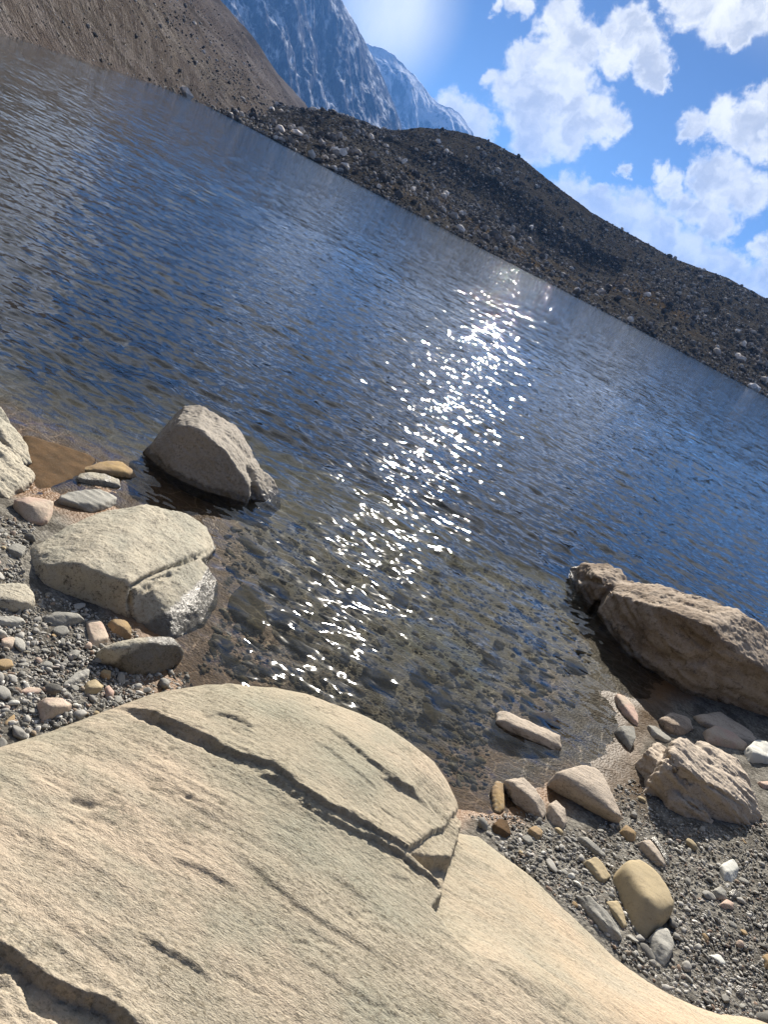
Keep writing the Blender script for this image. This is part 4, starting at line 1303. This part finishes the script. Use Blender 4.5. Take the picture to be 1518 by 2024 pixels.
Pm = pick(VM, 56000, 1.0, 0, VM.shape[1] - 150, .88)
Pm = Pm[Pm[:, 2] > -.05]
Pm = Pm[fbm(Pm * .03 + 9, 3) + rng.normal(0, .16, len(Pm)) > -.12]
size = np.clip(.42 + rng.pareto(2.4, len(Pm)) * .36, 0, 3.0)
Pb = pick(VB, 5200, 1.7, 420, VB.shape[1] - 70, .75)
Pb = Pb[(Pb[:, 2] > 0)]
sizeb = np.clip(.2 + rng.pareto(2.8, len(Pb)) * .16, 0, .85) * np.clip(np.hypot(Pb[:, 0], Pb[:, 1]) / 130, .4, 2.2)
lowm = rng.random(1400)
ang_ = rng.uniform(-22, 24, 1400)
rs = np.interp(ang_, SHORE_A, SHORE_R)
Pshore = np.column_stack([rs * np.sin(np.radians(ang_)), rs * np.cos(np.radians(ang_)), np.full(1400, .1)]) * np.array([1, 1, 1]) * (1 + lowm[:, None] * np.array([.02, .02, 4]))
sizes_ = np.clip(.35 + rng.pareto(3, 1400) * .25, 0, 1.6)
ALL = np.concatenate([Pm, Pb, Pshore])
ALS = np.concatenate([size, sizeb, sizes_])
app = ALS / np.hypot(ALL[:, 0], ALL[:, 1])
qq = proj(ALL)
vis = (qq[:, 0] > 0) & (qq[:, 0] < 1518) & (qq[:, 1] > 0)
order = np.argsort(-(app * vis))
big, rest = order[:280], order[280:]
nM = len(Pm)
for i_ in big:
    left_ = nM <= i_ < nM + len(Pb)
    o = obj('moraine_boulder', BM[rng.integers(8)],
            'loose boulder on the brown scree slope across the water at left' if left_ else 'dark boulder scattered on the moraine ridge across the lake', 'boulder',
            'boulders on the scree slope' if left_ else 'boulders on the moraine ridge', loc=ALL[i_] + [0, 0, ALS[i_] * .2])
    s_ = float(ALS[i_])
    o.scale = (s_ * rng.uniform(.8, 1.25), s_, s_ * rng.uniform(.75, 1.1))
    o.rotation_euler = (rng.normal(0, .4), rng.normal(0, .4), rng.uniform(0, 6.28))
Vs, Fs, Cs, n0_ = [], [], [], 0
for i_ in rest:
    V, F = BL[rng.integers(8)]
    s_ = ALS[i_]
    V = (V * s_ * np.array([rng.uniform(.8, 1.3), 1, rng.uniform(.7, 1.1)])) @ rotm(rng.uniform(0, 6.28), rng.normal(0, .4), rng.normal(0, .4)).T + ALL[i_] + [0, 0, s_ * .18]
    Vs.append(V)
    Fs.append(F + n0_)
    n0_ += len(V)
    Cs.append(np.full(len(V), .01 + rng.random() ** 3 * 2.2))
me = make_mesh('boulder_field', np.concatenate(Vs), np.concatenate(Fs), M_MB, False)
vattr(me, 'tone', np.concatenate(Cs))
obj('boulder_field', me, 'uncountable rubble of boulders covering the slopes across the lake', 'rubble', kind='stuff')

# ------------------------------------------------------------------ air
HZ = NT('haze_air')
pv = HZ.n('ShaderNodeVolumePrincipled', {'Color': (.16, .42, 1.0), 'Density': 7.5e-5, 'Anisotropy': 0.0})
M_HAZE = HZ.out(None, pv.outputs[0])
x0, x1, y0, y1, z0, z1 = -9000, 9000, -600, 12200, -8, 1100
Vh = np.array([[x, y, z] for z in (z0, z1) for y in (y0, y1) for x in (x0, x1)], float)
Fh = np.array([[0, 2, 3, 1], [4, 5, 7, 6], [0, 1, 5, 4], [2, 6, 7, 3], [0, 4, 6, 2], [1, 3, 7, 5]])
obj('haze', make_mesh('haze', Vh, Fh, M_HAZE, False), 'thin blue mountain haze over the whole valley', 'haze', kind='stuff')

# ------------------------------------------------------------------ sky and sun
w = NT('World', world=True)
S.world = w.m
sky = w.n('ShaderNodeTexSky', sky_type='NISHITA', sun_disc=False, sun_elevation=SUN_EL, sun_rotation=SUN_AZ, altitude=3500.0, air_density=.85, dust_density=.15, ozone_density=1.5)
dirv = w.n('ShaderNodeTexCoord').outputs['Generated']
sp = w.n('ShaderNodeSeparateXYZ', {0: dirv})
azn = w.math('MULTIPLY', w.math('ARCTAN2', sp.outputs[0], sp.outputs[1]), 180 / math.pi)
eln = w.math('MULTIPLY', w.math('ARCSINE', sp.outputs[2]), 180 / math.pi)
ae = w.n('ShaderNodeCombineXYZ', {0: azn, 1: eln, 2: 0.0}).outputs[0]
nA = w.noise(ae, .22, 5, .6, 0, out=1)
nB = w.noise(ae, .75, 6, .62, .3, out=1)
wp = w.vmath('ADD', ae, w.vmath('MULTIPLY', w.vmath('SUBTRACT', nA, (.5, .5, .5)), (2.6, 2.2, 0)))
wp = w.vmath('ADD', wp, w.vmath('MULTIPLY', w.vmath('SUBTRACT', nB, (.5, .5, .5)), (2.2, 1.9, 0)))
CL = [(1110, 40, 50), (1150, 85, 55), (1095, 110, 52), (1110, 170, 62), (1050, 200, 72), (1008, 170, 40), (1060, 260, 62), (1120, 255, 60), (1175, 235, 48), (1212, 240, 32), (972, 155, 18), (1032, 120, 34),
      (1225, 55, 45), (1265, 85, 48), (1290, 130, 36), (1220, 110, 42), (1250, 40, 34), (1300, 160, 22), (1360, 15, 52), (1430, 28, 62), (1495, 15, 55), (1330, 5, 30), (1470, 60, 36),
      (1380, 242, 32), (1430, 232, 40), (1480, 252, 52), (1512, 205, 42), (1505, 290, 36), (1415, 345, 50), (1445, 370, 50), (1505, 380, 44), (1400, 412, 42), (1415, 447, 38), (1300, 340, 20), (1325, 365, 32), (1352, 398, 26),
      (1130, 385, 40), (1180, 415, 50), (1240, 440, 58), (1300, 475, 62), (1360, 510, 58), (1420, 540, 52), (1490, 575, 50), (890, 225, 34), (930, 245, 40), (985, 5, 18), (1030, -5, 34), (1195, 370, 15), (1236, 330, 13), (1500, 490, 26), (1512, 525, 20)]
field = None
for x, y, rp in CL:
    a_, e_ = azel(x, y)
    rho = 1 + ((x - 759) ** 2 + (y - 1012) ** 2) / FPX ** 2
    rd = math.degrees(rp / FPX) / rho * 1.22
    q = w.vmath('MULTIPLY', w.vmath('SUBTRACT', wp, (a_, e_, 0)), (1 / rd, 1 / rd, 0))
    v = w.math('SUBTRACT', 1.0, w.vmath('LENGTH', q))
    v = w.math('MULTIPLY', v, min(1.0, .45 + rp / 90))
    field = v if field is None else w.math('SMOOTH_MAX', field, v, .12)
# scattered clouds over the part of the sky outside the picture
gen = w.math('MULTIPLY', w.math('SUBTRACT', w.noise(dirv, 3.2, 6, .58), w.math('MULTIPLY_ADD', w.ramp(sp.outputs[1], .1, .6), -.16, .61)), 3.0)
inpic = w.math('MULTIPLY', w.ramp(azn, -30, -22), w.math('MULTIPLY', w.ramp(azn, 30, 22), w.ramp(eln, 26, 19)))
gen = w.math('SUBTRACT', gen, w.math('MULTIPLY', inpic, 4.0))
gen = w.math('SUBTRACT', gen, w.math('MULTIPLY', w.ramp(eln, 2, -4), 4.0))
field = w.math('MAXIMUM', field, gen)
fine = w.math('MULTIPLY', w.math('SUBTRACT', w.noise(ae, 1.3, 6, .58), .5), .80)
dens = w.math('ADD', field, fine)
mask = w.ramp(dens, -.15, .40)
thick = w.math('MULTIPLY', w.ramp(field, .10, .45), w.ramp(w.noise(wp, .42, 5, .55), .34, .66))
CW = 9.3
ccol = w.mix(thick, (1.0 * CW, 1.0 * CW, .99 * CW), (.54 * CW, .58 * CW, .66 * CW))
# thin bright veil towards the left of the sky
va, ve = azel(775, 20)
vd = w.vmath('LENGTH', w.vmath('MULTIPLY', w.vmath('SUBTRACT', ae, (va, ve, 0)), (1 / 4.6, 1 / 5.5, 0)))
veil = w.math('MULTIPLY', w.ramp(vd, 1.15, .1), w.ramp(w.noise(w.vmath('MULTIPLY', ae, (1, .35, 1)), .35, 4, .6), .25, .6, .75, 1.0))
skc = w.mix(1.0, sky.outputs[0], (.50, .60, .73), 'MULTIPLY')
veil2 = w.math('MULTIPLY', w.math('MULTIPLY', w.ramp(eln, 15, 26), w.ramp(eln, 75, 50)), w.math('MULTIPLY', w.ramp(sp.outputs[1], .0, .5), w.ramp(w.noise(w.vmath('MULTIPLY', dirv, (1, 1, 2)), 2.6, 5, .6),   .36, .62, .74, .97)))  # bright veil added high in front to silver the water's reflections
skc = w.mix(veil2, skc, (.85 * CW, .9 * CW, .97 * CW))
skc = w.mix(veil, skc, (.90 * CW, .95 * CW, 1.0 * CW))
col = w.mix(mask, skc, ccol)
bg = w.n('ShaderNodeBackground', {'Color': col, 'Strength': .05})
wo = w.n('ShaderNodeOutputWorld', {0: bg.outputs[0]})

sl = bpy.data.lights.new('sun', 'SUN')
sl.energy = 5.0
sl.angle = math.radians(.53)
sl.color = (1.0, .925, .81)
so = bpy.data.objects.new('sun', sl)
COL.objects.link(so)
sd_ = Vector((math.cos(SUN_EL) * math.sin(SUN_AZ), math.cos(SUN_EL) * math.cos(SUN_AZ), math.sin(SUN_EL)))
so.rotation_euler = sd_.to_track_quat('Z', 'Y').to_euler()
so.location = (0, 20, 30)

# ------------------------------------------------------------------ render settings
S.render.engine = 'CYCLES'
S.view_settings.view_transform = 'Standard'
S.view_settings.look = 'None'
S.view_settings.exposure = 1.32
S.view_settings.gamma = 1
cy = S.cycles
cy.use_denoising = True
try:
    cy.denoiser = 'OPENIMAGEDENOISE'
except Exception:
    pass
cy.max_bounces = 8
cy.diffuse_bounces = 1
cy.glossy_bounces = 3
cy.volume_bounces = 1
cy.transparent_max_bounces = 12
cy.sample_clamp_direct = 0
cy.sample_clamp_indirect = 6
cy.caustics_reflective = False
cy.caustics_refractive = False
